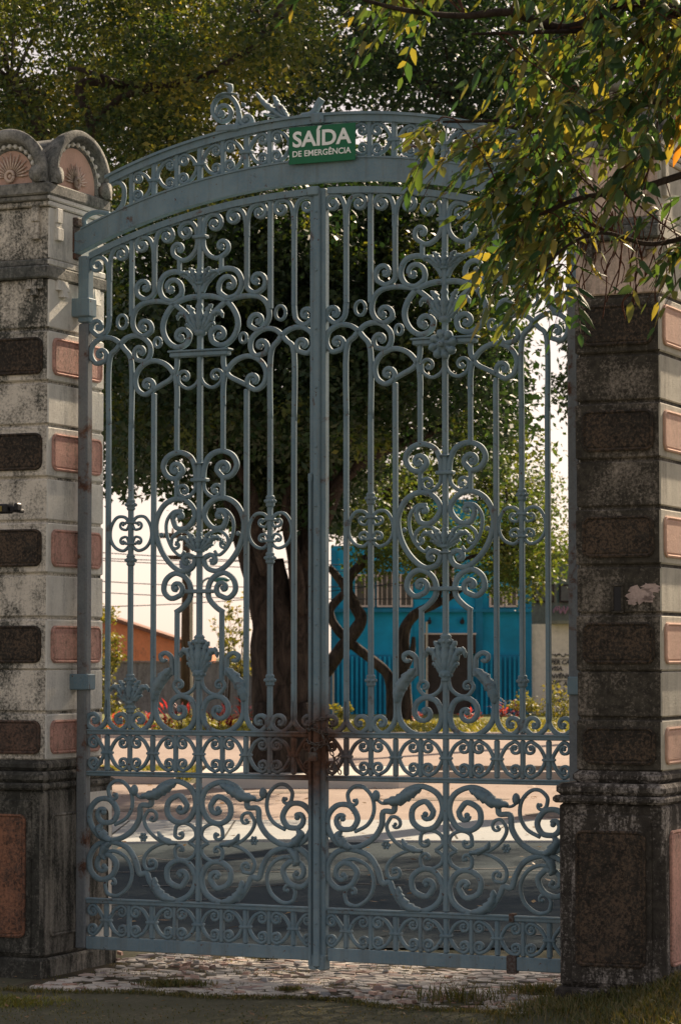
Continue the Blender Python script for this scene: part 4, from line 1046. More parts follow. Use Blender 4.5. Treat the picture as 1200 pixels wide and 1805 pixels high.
cl = clumps([(590, 830, 760, 930, 1.2), (630, 900, 760, 1010, 1.6), (700, 930, 900, 1000, 1.0), (850, 850, 960, 1000, 1.0), (860, 950, 1010, 1030, .6), (780, 800, 930, 880, .5)], 78, 53.5, 58, .40, .80, 41)
clo = [c for c in cl if not (c[0] > P(700, 0, 56).x and c[0] < P(735, 0, 56).x)]
twigs(mb, tt, cl, q2([(640, 500), (720, 440), (860, 300), (200, 360), (330, 60), (240, 200)]), 60, 6, .04)
mb.build('trunk', M_BARK, tt, True)
leaf_cloud('crown', M_LMID, tt, loc(cl, tt), 950, .105, 42)
# --- tree behind the left pier and tree behind the right pier: the canopy over the gate
D3 = 24.0; base = P(40, 1155, D3); base.z = 0
t3 = empty('canopy_tree', 'olive green tree with painted sun highlights whose crown fills the upper left, trunk behind the left pier', 'tree', base)
mb = MB(); wood(mb, [base, P(45, 1100, D3), P(60, 800, D3), P(50, 500, D3), P(60, 330, D3)], .28, .10, t3, 12, .08, 3)
q3 = lambda l, D=22.4: [P(x, y, D) for (x, y) in l]
wood(mb, q3([(90, 320), (160, 235), (140, 150), (215, 150), (290, 150), (350, 140), (400, 110), (470, 60), (520, -60)]), .045, .022, t3, 8, .1, 4)
wood(mb, q3([(290, 152), (230, 165), (190, 190), (150, 240)], 22.3), .04, .015, t3, 6, .1, 4)
wood(mb, q3([(120, 120), (150, 125), (215, 148)], 22.3), .012, .03, t3, 6, .1, 4)
wood(mb, q3([(90, 310), (60, 200), (20, 150), (-40, 100)], 24), .10, .04, t3, 8, .1, 5)
cl = clumps([(-160, -120, 330, 330, 1), (250, -120, 560, 160, 1), (250, 150, 420, 330, 1), (-160, 100, 300, 330, .5)], 290, 22.0, 28.5, .30, .60, 51)
twigs(mb, t3, cl, q3([(160, 235), (290, 150), (470, 60), (20, 150), (90, 300)], 24), 70, 7, .014)
mb.build('trunk', M_BARK2, t3, True)
leaf_cloud('crown', M_LOLIVE, t3, loc(cl, t3), 1500, .058, 52)
D4 = 28.0; base = P(1085, 1155, D4); base.z = 0
t4 = empty('shade_tree', 'tall dark green tree above the gate arch, trunk behind the right pier', 'tree', base)
mb = MB(); wood(mb, [base, P(1085, 1000, D4), P(1075, 700, D4), P(1060, 420, D4), P(1000, 200, D4)], .28, .14, t4, 12, .08, 3)
wood(mb, q3([(1070, 430), (1300, 200), (1600, 80), (2000, 20)], D4), .12, .04, t4, 8, .1, 4)
wood(mb, q3([(1060, 450), (940, 300), (800, 180), (640, 60), (560, -60)], D4), .12, .04, t4, 8, .1, 4)
cl = clumps([(900, -600, 2300, -200, 1)], 170, 25.5, 28.5, .4, .7, 63) + clumps([(520, -120, 860, 230, 1.2), (420, 120, 560, 260, .5), (800, -120, 1300, 330, 1.0), (940, 300, 1040, 500, .5), (1300, -200, 2200, 330, .8), ], 330, 26, 32, .35, .68, 61)  # unseen clumps above and right of the view added to shade road and gate
cl = gap(cl, 962, 1000, 570, 800)
twigs(mb, t4, cl, q3([(940, 300), (800, 180), (640, 60), (1060, 420), (1000, 200), (1300, 200), (1600, 80), (2000, 20)], D4), 80, 8, .018)
mb.build('trunk', M_BARK, t4, True)
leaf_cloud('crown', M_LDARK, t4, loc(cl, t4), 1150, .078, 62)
# small bit of crown seen between right leaf and right pier
D5 = 46.0; base = P(1040, 1155, D5); base.z = .1
t5 = empty('street_tree', 'dark rounded tree seen in the gap beside the right pier', 'tree', base)
mb = MB(); wood(mb, [base, P(1040, 900, D5), P(1030, 700, D5)], .22, .12, t5, 10, .08, 3)
cl = clumps([(990, 640, 1060, 710, 1), (1010, 570, 1100, 640, 1)], 16, 45, 48, .35, .6, 71); twigs(mb, t5, cl, [P(1030, 700, D5)], 14, 4)
mb.build('trunk', M_BARK, t5, True); leaf_cloud('crown', M_LDARK, t5, loc(cl, t5), 700, .11, 72)

# ------------------------------------------------------------------ foreground tree: pinnate leaves hanging in from the right
base = Vector((3.05, 9.9, 0))
fg = empty('overhanging_tree', 'nearest tree, yellow green feathery leaves hanging over the right of the gate', 'tree', base)
mb = MB()
wood(mb, [base, (3.0, 9.9, 1.5), (2.85, 9.85, 3.0), (2.6, 9.8, 4.2), (2.2, 9.7, 5.4)], .16, .08, fg, 12, .08, 9)
q5 = lambda l: [P(x, y, D) for (x, y, D) in l]
br = [[(1500, 120, 9.8), (1350, 60, 9.7), (1200, 20, 9.6), (1100, 10, 9.5), (1000, 50, 9.5), (900, 22, 9.4), (820, 28, 9.4), (740, 22, 9.3), (660, 5, 9.2), (560, -30, 9.2)],
      [(1600, 180, 9.9), (1400, 190, 9.8), (1200, 175, 9.7), (1080, 195, 9.6), (980, 200, 9.6), (880, 212, 9.5), (780, 215, 9.5)],
      [(1200, 120, 9.7), (1110, 60, 9.6), (1020, 55, 9.5), (900, 58, 9.4), (830, 60, 9.4)],
      [(1600, 300, 10), (1400, 320, 9.9), (1250, 300, 9.7), (1130, 330, 9.6), (1020, 350, 9.5), (930, 380, 9.5), (860, 330, 9.4)],
      [(1250, 60, 9.8), (1160, 20, 9.8), (1180, -20, 9.8), (1150, -60, 9.8)],
      [(1400, 320, 9.9), (1250, 400, 9.8), (1150, 430, 9.8), (1060, 410, 9.7), (990, 440, 9.6), (940, 500, 9.6)]]
for i, l in enumerate(br): wood(mb, q5(l), (.030, .018, .016, .020, .026, .013)[i], .004, fg, 7, .08, i)
for p_, q_ in (((2.75, 9.83, 3.6), (1500, 120, 9.8)), ((2.9, 9.87, 2.8), (1600, 180, 9.9)), ((2.95, 9.88, 2.4), (1600, 300, 10)), ((2.6, 9.8, 4.2), (1250, 60, 9.8))):
    wood(mb, [p_, (Vector(p_)+P(*q_))/2+Vector((0, 0, .05)), P(*q_)], .06, .034, fg, 8, .08, 3)
BRS = [P(*q_) for l in br for q_ in [tuple(np.array(l[i])*(1-t)+np.array(l[i+1])*t) for i in range(len(l)-1) for t in (0, .33, .66)]]
def pinnate(regions, seed, size, out_yellow=.04):
    rr = random.Random(seed); V = [[], []]; stems = []; tw = []
    def leaf(o, az, dn, which, L):
        d = Vector((math.cos(az), math.sin(az)*.7, -dn)).normalized()
        side = d.cross(Vector((rr.gauss(0, .35), rr.gauss(0, .35), 1))).normalized(); n_ = rr.randint(3, 7); sz = size*rr.uniform(.7, 1.25)
        pts = [o + d*L*(k/n_) + Vector((0, 0, -.30*L*(k/n_)**2)) for k in range(n_+1)]
        stems.append([tuple(p - base) for p in pts])
        for k in range(1, n_+1):
            p = pts[k]; t = k/n_
            for s in ((-1, 1) if k < n_ else (0,)):
                if rr.random() < .06: continue
                ld = (side*s*(1-.25*t) + d*(.45+.5*t) + Vector((rr.gauss(0,.2), rr.gauss(0,.2), -.3+rr.gauss(0,.28)))).normalized()
                if s == 0: ld = (d + Vector((0, 0, -.2))).normalized()
                ll = sz*rr.uniform(.026, .060)*(1-.25*abs(t-.5)); ww = ll*rr.uniform(.20, .27)
                nn_ = ld.cross(side if s == 0 else d); nn_ = nn_.normalized() if nn_.length > .01 else Vector((0, 0, 1))
                sd_ = nn_.cross(ld).normalized(); curl = Vector((0, 0, -ll*rr.uniform(.1, .35))); fold = ww*rr.uniform(.15, .6)
                a = p - base; m_ = a + ld*ll*.48 + curl*.15 - nn_*fold*.5; e_ = a + ld*ll + curl
                m1 = a + ld*ll*.28 - nn_*fold*.3; m2 = a + ld*ll*.66 + curl*.42 - nn_*fold*.4
                V[which] += [a, m1 + sd_*ww*.92 + nn_*fold, m2 + sd_*ww*.74 + nn_*fold*.8, e_, m2 - sd_*ww*.74 + nn_*fold*.8, m1 - sd_*ww*.92 + nn_*fold, m1, m2]
    for (x0, y0, x1, y1, n) in regions:
        left = n
        while left > 0:
            o = P(rr.uniform(x0, x1)+48, rr.uniform(y0, y1)-32, rr.uniform(9.0, 10.4))
            a = min(BRS, key=lambda q_: (q_-o).length + rr.uniform(0, .12)); k_ = min(left, rr.randint(3, 7)); left -= k_
            if (a-o).length > .55: a = o + (a-o).normalized()*.55
            mid = (a+o)/2 + Vector((rr.gauss(0, .03), rr.gauss(0, .03), rr.uniform(.0, .07)))
            pts = [Vector(q_) for q_ in cat_rom([a, mid, o], 5)]; tw.append([tuple(p-base) for p in pts])
            td = (o-a); taz = math.atan2(td.y, td.x); wh = 1 if rr.random() < out_yellow else 0
            for q_ in range(k_):
                t = .35 + .65*(q_+1)/k_; p = pts[min(len(pts)-1, int(t*(len(pts)-1)))]
                leaf(p, taz*.35 + math.pi*.65*(1 if taz > 0 else -1) + rr.gauss(0, .75) if rr.random() < .6 else rr.gauss(math.pi, 1.2), rr.uniform(.0, 1.3), wh, rr.uniform(.09, .19)*size)
    return V, stems, tw
def folded(name, V, m_, parent):
    n = len(V)//8; f = []
    for i in range(n):
        b_ = i*8; f += [tuple(b_+k for k in q_) for q_ in ((0,1,6), (0,6,5), (1,2,7,6), (5,6,7,4), (2,3,7), (7,3,4))]
    me = bpy.data.meshes.new(name); me.from_pydata([tuple(q_) for q_ in V], [], f); me.materials.append(m_); me.polygons.foreach_set('use_smooth', [True]*len(f)); return link(name, me, parent)
REG = [(880, 70, 1240, 290, 200), (860, 280, 985, 400, 60), (715, 185, 880, 280, 30), (830, 400, 960, 480, 34), (930, 400, 1010, 560, 26), (870, 480, 930, 510, 8), (1040, 430, 1220, 600, 20), (850, 270, 980, 400, 60),
       (1120, 300, 1230, 400, 8), (480, -40, 760, 20, 16), (640, -30, 1000, 50, 24), (1000, 20, 1230, 180, 50), (1010, 230, 1220, 290, 26), (1000, -60, 1300, 60, 60), (700, -200, 1500, -60, 120), (1240, 0, 1500, 500, 120)]  # leaf regions above the view added partly to shade gate and pier fronts
V, stems, tw = pinnate([(*q_[:4], int(q_[4]*.66)) for q_ in REG], 77, 1.5, .018)
smb = MB()
for s_ in stems: smb.tube(s_, .0013, 3)
for s_ in tw: smb.tube(s_, [.0040 - .0024*k/(len(s_)-1) for k in range(len(s_))], 4)
mb.build('trunk', M_BARK2, fg, True)
folded('crown', V[0], M_LFRONT, fg); folded('yellow_leaves', V[1], M_LYEL, fg)
smb.build('leaf_stalks', M_STEM, fg)
# thin reddish trailing stems before the right pier
vine_base = P(1110, 330, 10.9)
vn = empty('trailing_vine', 'thin bare reddish vine stems trailing down the top of the right pier', 'vine', vine_base)
mb = MB(); rr = random.Random(5)
for i in range(26):
    x = rr.uniform(1035, 1180); y = rr.uniform(300, 420); pts = []
    for k in range(7):
        pts.append(tuple(P(x, y, 10.9 + rr.uniform(-.05, .05)) - vine_base)); x += rr.uniform(-14, 10); y += rr.uniform(14, 34)
    mb.tube([tuple(q_) for q_ in cat_rom(pts, 3)], .0028, 4)
mb.build('stems', M_STEM, vn, True)

# ------------------------------------------------------------------ background street
DB = 66.0
def bx(mb, px0, px1, py0, py1, D, depth, mi=0, c=0.0):
    a = P(px0, py1, D); b_ = P(px1, py0, D); mb.box(a.x, b_.x, D, D+depth, a.z, b_.z, mi, c)
def rel(mb, root): o = root.location; mb.v = [(x-o.x, y-o.y, z-o.z) for x, y, z in mb.v]; return mb
base = P(760, 1269, DB); bl = empty('blue_building', 'bright blue two storey building with shutter door and ribbed blue gates', 'building', base)
mb = MB(); bx(mb, 583, 728, 962, 1272, DB, 8); bx(mb, 729, 934, 884, 1272, DB-.02, 8); rel(mb, bl).build('wall', M_BLUE, bl)
mb = MB(); bx(mb, 583, 936, 1073, 1079, DB-.16, .13); rel(mb, bl).build('ledge', M_BLUED, bl)
mb = MB(); bx(mb, 727, 936, 880, 886, DB-.12, .1); rel(mb, bl).build('ledge', M_BLUED, bl)
for a_ in ((838, 850, 1000, 1269, DB-.14, .11), (922, 936, 960, 1269, DB-.10, .07), (583, 592, 970, 1269, DB-.1, .09)):
    mb = MB(); bx(mb, *a_); rel(mb, bl).build('pilaster', M_BLUED, bl)
for (x0, x1, y0, y1, nb) in ((626, 660, 1012, 1070, 1), (664, 700, 1008, 1070, 3), (704, 727, 1012, 1070, 1), (862, 888, 1036, 1070, 1), (890, 912, 1036, 1070, 1), (750, 800, 985, 1040, 2)):
    mb = MB(); bx(mb, x0, x1, y0, y0+3, DB-.10, .075); bx(mb, x0, x1, y1-3, y1, DB-.10, .075); bx(mb, x0, x0+3, y0+3.05, y1-3.05, DB-.10, .075); bx(mb, x1-3, x1, y0+3.05, y1-3.05, DB-.10, .075)
    wn = rel(mb, bl).build('window', M_FRAME, bl)
    mb = MB(); bx(mb, x0+3, x1-3, y0+3, y1-3, DB-.06, .03); mb = rel(mb, bl).build('pane', M_GLASS, wn)
    mb = MB()
    for k in range(nb): xx = x0 + (x1-x0)*(k+1)/(nb+1); bx(mb, xx-.7, xx+.7, y0+3.1, y1-3.1, DB-.09, .03)
    rel(mb, bl).build('mullion', M_FRAME, wn)
mb = MB(); bx(mb, 746, 838, 1118, 1152, DB-.30, .26); rel(mb, bl).build('door_fascia', M_BROWN, bl)
mb = MB(); bx(mb, 745, 839, 1116, 1118.6, DB-.33, .30); rel(mb, bl).build('fascia_edge', M_FRAME, bl)
mb = MB(); bx(mb, 757, 826, 1152.5, 1269, DB-.06, .04)
for k in range(26): y = 1155 + k*4.4; bx(mb, 757, 826, y, y+2.8, DB-.085, .024)
rel(mb, bl).build('roller_shutter', M_SHUT, bl)
mb = MB(); bx(mb, 753, 757, 1153, 1269, DB-.12, .07); bx(mb, 826, 830, 1153, 1269, DB-.12, .07); rel(mb, bl).build('shutter_jamb', M_BROWN, bl)
for (xa, xb) in ((593, 690), (846, 921)):
    mb = MB(); bx(mb, xa, xb, 1154, 1270, DB-.22, .04); rel(mb, bl).build('gate_backing', M_BLUED, bl); mb = MB(); x = xa+1
    while x < xb-5:
        a = P(x, 1157, DB-.36); b_ = P(x+4.2, 1266, DB-.36); r = (b_.x-a.x)/2
        mb.lathe((a.x+b_.x)/2, DB-.32, [(r*.6, b_.z), (r, b_.z+.02), (r, a.z-.06), (r*.75, a.z)], 8); x += 8.2
    rel(mb, bl).build('ribbed_gate', M_BLUE, bl, False)
mb = MB(); bx(mb, 750, 753.6, 1096, 1270, DB-.42, .05); bx(mb, 585.5, 589, 1150, 1270, DB-.42, .05); rel(mb, bl).build('drain_pipe', M_PIPE, bl)
for x in (757, 815):
    mb = MB(); bx(mb, x-4, x+3, 1092, 1100, DB-.22, .2, 0, .02); bx(mb, x-1, x+1, 1088, 1092, DB-.14, .08); rel(mb, bl).build('wall_lamp', M_DARK, bl)
text_mesh('house_number', '8', .16, M_FRAME, bl, P(836.5, 1191, DB-.45) - base, bold=.004, ext=.003)
mb = MB(); bx(mb, 831, 842, 1183, 1193, DB-.44, .02); mb = rel(mb, bl).build('number_plate', M_BLUED, bl)
# cream wall with painted writing and dingy building above
base = P(1010, 1269, DB); cw = empty('cream_street_wall', 'cream wall painted with card payment lettering, beyond the right edge of the gate', 'wall', base)
mb = MB(); bx(mb, 937, 1180, 1100, 1272, DB, .4); rel(mb, cw).build('wall', M_CWALL, cw)
mb = MB(); bx(mb, 970, 1180, 1094, 1099.5, DB-.25, .5); rel(mb, cw).build('coping', M_CWALL2, cw)
lines = [('PER CARD,', 1171), ('VISA.', 1182), ('NVÊNIOS:', 1195.5), ('SEC. AGR', 1208.5)]
for s_, y in lines: text_mesh('lettering', s_, .155, M_INK, cw, P(969, y, DB-.03) - base, bold=.0045, ext=.003, align='LEFT', shear=.2, sx=.95)
mb = MB()
for (y, x0, x1) in ((1161, 966, 1010), (1199, 966, 1010)): bx(mb, x0, x1, y, y+.9, DB-.02, .015)
rel(mb, cw).build('painted_rule', M_INK, cw)
def scribble(x0, x1, y, amp, seed, m_, name, root, D, n=26, r=.010):
    rr = random.Random(seed); pts = [tuple(P(x0+(x1-x0)*k/n + rr.uniform(-2, 2), y+rr.uniform(-amp, amp), D) - root.location) for k in range(n)]
    mb = MB(); mb.tube([tuple(q_) for q_ in cat_rom(pts, 3)], r, 4); return mb.build(name, m_, root)
scribble(966, 1008, 1155, 3, 3, M_INK, 'script_lettering', cw, DB-.02)
scribble(966, 1000, 1219, 8, 5, M_INKB, 'graffiti', cw, DB-.02); scribble(972, 1000, 1234, 6, 8, M_INKB, 'graffiti', cw, DB-.02)
base = P(1010, 1100, DB+3); dg_ = empty('shabby_building', 'dingy greenish building with a tiled roof edge above the cream wall', 'building', (base.x, base.y, 0))
mb = MB(); bx(mb, 936, 1200, 985, 1280, DB+3, 6); rel(mb, dg_).build('wall', M_CWALL2, dg_)
mb = MB(); bx(mb, 930, 1200, 966, 984.6, DB+2.6, 6.6); rel(mb, dg_).build('roof', M_TILE, dg_)
for x0 in (940, 985):
    mb = MB(); bx(mb, x0, x0+36, 1030, 1062, DB+2.93, .06); wn = rel(mb, dg_).build('window', M_BROWN, dg_)
    mb = MB(); bx(mb, x0+3, x0+33, 1033, 1059, DB+2.91, .02); rel(mb, dg_).build('pane', M_GLASS, wn)
scribble(975, 1008, 1075, 7, 9, M_PINKINK, 'graffiti', dg_, DB+2.9, r=.02)
# low wall on the left
base = P(380, 1262, 70); lw = empty('concrete_wall', 'low streaked grey concrete wall behind the red leaved plants', 'wall', (base.x, base.y, 0))
mb = MB(); bx(mb, -200, 588, 1168, 1275, 70, .2); rel(mb, lw).build('wall', M_CONC, lw)
mb = MB(); bx(mb, -200, 588, 1165, 1167.8, 69.96, .28); rel(mb, lw).build('coping', M_CONC, lw)
# orange shed
D6 = 85.0; base = P(280, 1180, D6); og = empty('orange_shed', 'orange rendered shed with a single slope roof at the far left', 'building', (base.x, base.y, 0))
a = P(120, 1072, D6); b_ = P(196, 1094, D6); c_ = P(368, 1150, D6); mb = MB()
pts = [(a.x, 0), (c_.x, 0), (c_.x, c_.z), (b_.x, b_.z), (a.x, a.z)]; n = 5
mb.add([(x, D6, z) for x, z in pts] + [(x, D6+5, z) for x, z in pts], [(0,1,2,3,4), (9,8,7,6,5)] + [(i, n+i, n+(i+1) % n, (i+1) % n) for i in range(n)])
rel(mb, og).build('wall', M_ORANGE, og)
mb = MB()
for (p, q_) in ((a, b_), (b_, c_)):
    mb.add([(p.x, D6-.2, p.z+.01), (q_.x, D6-.2, q_.z+.01), (q_.x, D6+5.2, q_.z+.01), (p.x, D6+5.2, p.z+.01), (p.x, D6-.2, p.z+.13), (q_.x, D6-.2, q_.z+.13), (q_.x, D6+5.2, q_.z+.13), (p.x, D6+5.2, p.z+.13)],
           [(0,3,2,1),(4,5,6,7),(0,1,5,4),(1,2,6,5),(2,3,7,6),(3,0,4,7)])
rel(mb, og).build('roof', M_TILE, og)
# utility pole, concrete pole, street lamp, wires
D7 = 62.0
base = P(327, 1272, D7); up = empty('utility_pole', 'dark wooden utility pole carrying wires behind the left gate leaf', 'utility pole', (base.x, D7, 0))
t_ = P(327, 930, D7); mb = MB(); mb.tube([(0, 0, 0), (.0, 0, t_.z*.5), (.02, 0, t_.z+.4)], [.12, .105, .09], 10); mb.build('pole', M_WOOD, up, True)
mb = MB(); mb.box(-.75, .75, -.14, -.04, t_.z-.25, t_.z-.13, 0, .01); mb.box(-.5, .5, -.14, -.04, t_.z-.75, t_.z-.65, 0, .01); mb.build('crossarm', M_WOOD, up)
mb = MB(); mb.lathe(.0, -.25, [(.11, t_.z-1.15), (.14, t_.z-1.1), (.14, t_.z-.8), (.10, t_.z-.75)], 12); mb.build('transformer', flat('transformer_paint', (.12,.17,.24), .6), up, True)
for x in (-.65, -.3, .3, .65):
    mb = MB(); mb.lathe(x, -.09, [(.02, t_.z-.129), (.035, t_.z-.09), (.02, t_.z-.05), (.03, t_.z-.02)], 8); mb.build('insulator', M_FRAME, up, True)
base = P(336, 1272, D7+1.5); cp = empty('concrete_post', 'slim pale concrete post standing beside the dark utility pole', 'post', (base.x, D7+1.5, 0))
mb = MB(); zt = P(336, 1040, D7+1.5).z; mb.box(-.05, .05, -.05, .05, 0, zt, 0, .01); mb.build('shaft', M_PIPE, cp)
mb = MB(); mb.box(-.065, .065, -.065, .065, zt+.001, zt+.05, 0, .01); mb.build('cap', M_PIPE, cp)
base = P(352, 1272, 64); sl_ = empty('street_lamp', 'street lamp on a thin curved arm, seen through the left leaf against the sky', 'street lamp', (base.x, 64, 0))
zt = P(380, 1022, 64).z; xx = P(385, 0, 64).x - base.x
mb = MB(); mb.tube([tuple(q_) for q_ in cat_rom([(0, 0, 0), (0, 0, zt*.6), (.02, 0, zt-.25), (.15, 0, zt+.02), (xx, 0, zt+.03)], 5)], .028, 8); mb.build('pole', M_IRON, sl_, True)
mb = MB(); mb.ball((xx+.10, 0, zt), .22, 12, 1, .6, .33); mb.build('lamp_head', flat('lamp_head_green', (.05,.17,.17), .5), sl_, True)
wires = [((-1500, 700), (700, 1000), 0), ((-1500, 730), (700, 1010), .3), ((-900, 860), (800, 1055), .1), ((-900, 820), (760, 985), .5), ((-700, 880), (900, 1025), .2), ((-600, 1010), (900, 1000), .4)]
for i, (p0, p1, dd) in enumerate(wires):
    a = P(p0[0], p0[1], D7+1+dd*6); b_ = P(p1[0], p1[1], D7+1.2+dd*6); pts = []
    for k in range(25):
        t = k/24; q_ = a.lerp(b_, t); q_.z -= .9*math.sin(math.pi*t); pts.append(q_)
    mb = MB(); o = pts[12]; mb.tube([tuple(q_-o) for q_ in pts], .011, 4)
    ob = mb.build('overhead_wire', M_DARK); ob.location = o; tag(ob, 'thin overhead power line sagging across the sky behind the gate', 'wire', 'overhead wires across the sky')

# ------------------------------------------------------------------ plants of the verge
def spiky(name, label, px, py, D, h, n, m_, seed, cat='plant', group=None, stem=.3, wdt=.022, zb=.12):
    rr = random.Random(seed); base = P(px, py, D); base.z = zb
    root = empty(name, label, cat, base, 0, group); V = []
    for i in range(n):
        az = rr.uniform(0, 6.283); up = rr.uniform(.25, 1.2); L = h*rr.uniform(.35, .65); o = Vector((rr.gauss(0, h*.12), rr.gauss(0, h*.12), h*rr.uniform(stem*.4, .6)))
        d = Vector((math.cos(az), math.sin(az), up)).normalized(); s_ = d.cross(Vector((0, 0, 1))).normalized(); w_ = wdt*rr.uniform(.8, 1.3)
        p1 = o + d*L*.5; p2 = o + d*L + Vector((0, 0, -L*.22))
        V += [o, p1 + s_*w_, p2, p1 - s_*w_]
    quads('leaves', np.array([tuple(q_) for q_ in V]), len(V)//4, m_, root)
    mb = MB()
    for i in range(4): a_ = rr.uniform(0, 6.28); mb.tube([(0, 0, -.02), (.05*math.cos(a_), .05*math.sin(a_), h*.3), (.12*h*math.cos(a_), .12*h*math.sin(a_), h*.55)], .008, 5)
    mb.build('stem', M_BARK2, root, True); return root
D8 = 49.5
for i, (px, h, lab) in enumerate(((205, .55, 'small orange leaved plant at the left end of the verge, beside the pier'), (262, .62, 'orange red leaved plant under the left iron palmette'),
        (318, .85, 'bright scarlet leaved plant in the middle of the left bed'), (296, .50, 'low pale pink leaved plant right of the scarlet one'), (388, .72, 'dark crimson leaved plant left of the big trunk'),
        (440, .80, 'tall burgundy leaved plant against the foot of the trunk'), (405, .5, 'small orange tinted plant before the crimson one'))):
    spiky('red_plant', lab, px, 1300, D8 + .3*i, h, 34, M_LRED, 100+i, 'plant', 'red leaved plants on the verge')
for i, (px, h, lab) in enumerate(((735, .45, 'small pink leaved plant below the shutter door, on its left'), (822, .45, 'pink leaved plant right of the shutter door'), (838, .35, 'tiny pink plant touching the pink one by the shutter door'),
        (880, .62, 'red leaved plant in front of the right ribbed blue gate'), (903, .70, 'tall purple leaved plant at the right ribbed blue gate'))):
    spiky('red_plant', lab, px, 1290, 56 + .3*i, h, 30, M_LRED, 120+i, 'plant', 'red leaved plants on the verge')
for i, (px, D, h, lab) in enumerate(((924, 57, .75, 'yellow green shrub beside the end of the blue building'), (972, 57, .95, 'yellow green shrub under the painted lettering'), (222, 52, .55, 'low green shrub at the left of the flower bed'), (345, 52, .5, 'low green shrub among the red plants left'),
        (600, 57, .5, 'green shrub at the left foot of the blue building'), (1000, 57.5, .6, 'small bright shrub partly behind the right pier'))):
    base = P(px, 1285, D); base.z = .13; sh = empty('shrub', lab, 'shrub', base, 0, 'low shrubs on the verge'); rr = random.Random(i)
    cl = [(rr.gauss(0, h*.2), rr.gauss(0, h*.2), h*rr.uniform(.25, .85), h*.22) for _ in range(9)]
    leaf_cloud('leaves', M_GRASSY, sh, cl, 1500/h, .07, 130+i)
    mb = MB()
    for k in range(5): c = cl[k]; mb.tube([(0, 0, -.03), (c[0]*.5, c[1]*.5, c[2]*.5), c[:3]], .008, 4)
    mb.build('stem', M_BARK2, sh)
# shrub behind the left pier, spindly sapling
base = P(190, 1262, 60); base.z = .1; sh = empty('tall_shrub', 'tall yellow green shrub poking out behind the left pier beside the orange shed', 'shrub', base)
cl = clumps([(160, 1130, 208, 1250, 1), (170, 1070, 196, 1140, .8)], 26, 59.5, 61, .16, .30, 81); leaf_cloud('leaves', M_GRASSY, sh, loc(cl, sh), 1800, .09, 82)
mb = MB(); twigs(mb, sh, cl, [(base.x, base.y, 1.0)], 14, 3, .012); mb.tube([(0, 0, -.1), (0, 0, 1.0)], .02, 5); mb.build('stem', M_BARK2, sh)
for (px, D, lab, sd_) in ((424, 56, 'spindly sapling with sparse yellow leaves just left of the big trunk', 91), (398, 58, 'second bare thin sapling further left of the trunk, with few leaves', 92)):
    base = P(px, 1280, D); base.z = .12; sp = empty('sapling', lab, 'sapling', base); rr = random.Random(sd_); mb = MB(); cl = []
    for k in range(9):
        top = P(px + rr.uniform(-26, 22), rr.uniform(1040, 1190), D + rr.uniform(-.4, .4)); mid = P(px + rr.uniform(-8, 8), 1190, D); wood(mb, [base, mid, top], .014, .004, sp, 5, .1, k)
        for j in range(4): q_ = mid.lerp(top, rr.uniform(.3, 1.05)); cl.append((q_.x, q_.y, q_.z, .12))
    mb.build('stem', M_BARK2, sp, True); leaf_cloud('leaves', M_GRASSY, sp, loc(cl, sp), 900, .10, sd_)

# ------------------------------------------------------------------ grass
def grass(name, label, pts, h, m_, seed, wd=.0032):
    g = np.random.default_rng(seed); n = len(pts); p = np.array(pts, float)
    a = g.uniform(0, 2*math.pi, n); L = h*g.uniform(.35, 1.1, n); lean = g.uniform(.1, .75, n)
    d = np.stack([np.cos(a)*lean, np.sin(a)*lean, np.ones(n)], 1); sdv = np.stack([-np.sin(a), np.cos(a), np.zeros(n)], 1)*wd
    v = np.empty((n, 4, 3)); v[:, 0] = p - sdv; v[:, 1] = p + sdv; mid = p + d*L[:, None]*.55
    tip = p + d*L[:, None]; tip[:, 0] += np.cos(a)*lean*L*.5; tip[:, 1] += np.sin(a)*lean*L*.5; tip[:, 2] -= lean*L*.25
    v[:, 1] = mid + sdv; v[:, 2] = tip; v[:, 3] = mid - sdv; v[:, 0] = p
    o = quads(name, v.reshape(-1, 3), n, m_, None); return stuff(o, label, 'grass')
rr = random.Random(3)
# earth bank in front of the right pier
b = MB(); v_ = []; f_ = []; nx, ny = 46, 30
def bank(x, y):
    g = math.exp(-((x-1.75)/.62)**2 - ((y-12.05)/.75)**2)*.17; return max(-.02, g + .012*math.sin(x*9)*math.sin(y*7) - .012)
for j in range(ny+1):
    for i in range(nx+1): x = .3+3.2*i/nx; y = 10.6+2.6*j/ny; v_.append((x, y, bank(x, y)))
for j in range(ny):
    for i in range(nx): a = j*(nx+1)+i; f_.append((a, a+1, a+nx+2, a+nx+1))
b.add(v_, f_); struct(b.build('earth_bank', M_GROUND, None, True))
pts = []
while len(pts) < 30000:
    x, y = rr.uniform(.55, 3.3), rr.uniform(10.7, 12.75); z = bank(x, y)
    if z > rr.uniform(-.01, .05): pts.append((x, y, z))
grass('grass', 'dull green grass on the bank at the foot of the right pier', pts, .060, M_GRASS, 5, .0026)
pts = [(rr.uniform(-3, 2.6), rr.uniform(10.2, 12.3), .0) for _ in range(9000)]
grass('ground_grass', 'sparse trodden grass across the foreground', pts, .014, M_GRASS, 6, .003)
pts = [(rr.gauss(-1.62, .16), rr.gauss(12.35, .09), 0) for _ in range(2600)]
grass('corner_grass', 'small grassy patch at the foot of the left pier', pts, .035, M_GRASSY, 7, .0025)  # brighter grass copy paints this patch as sunlit
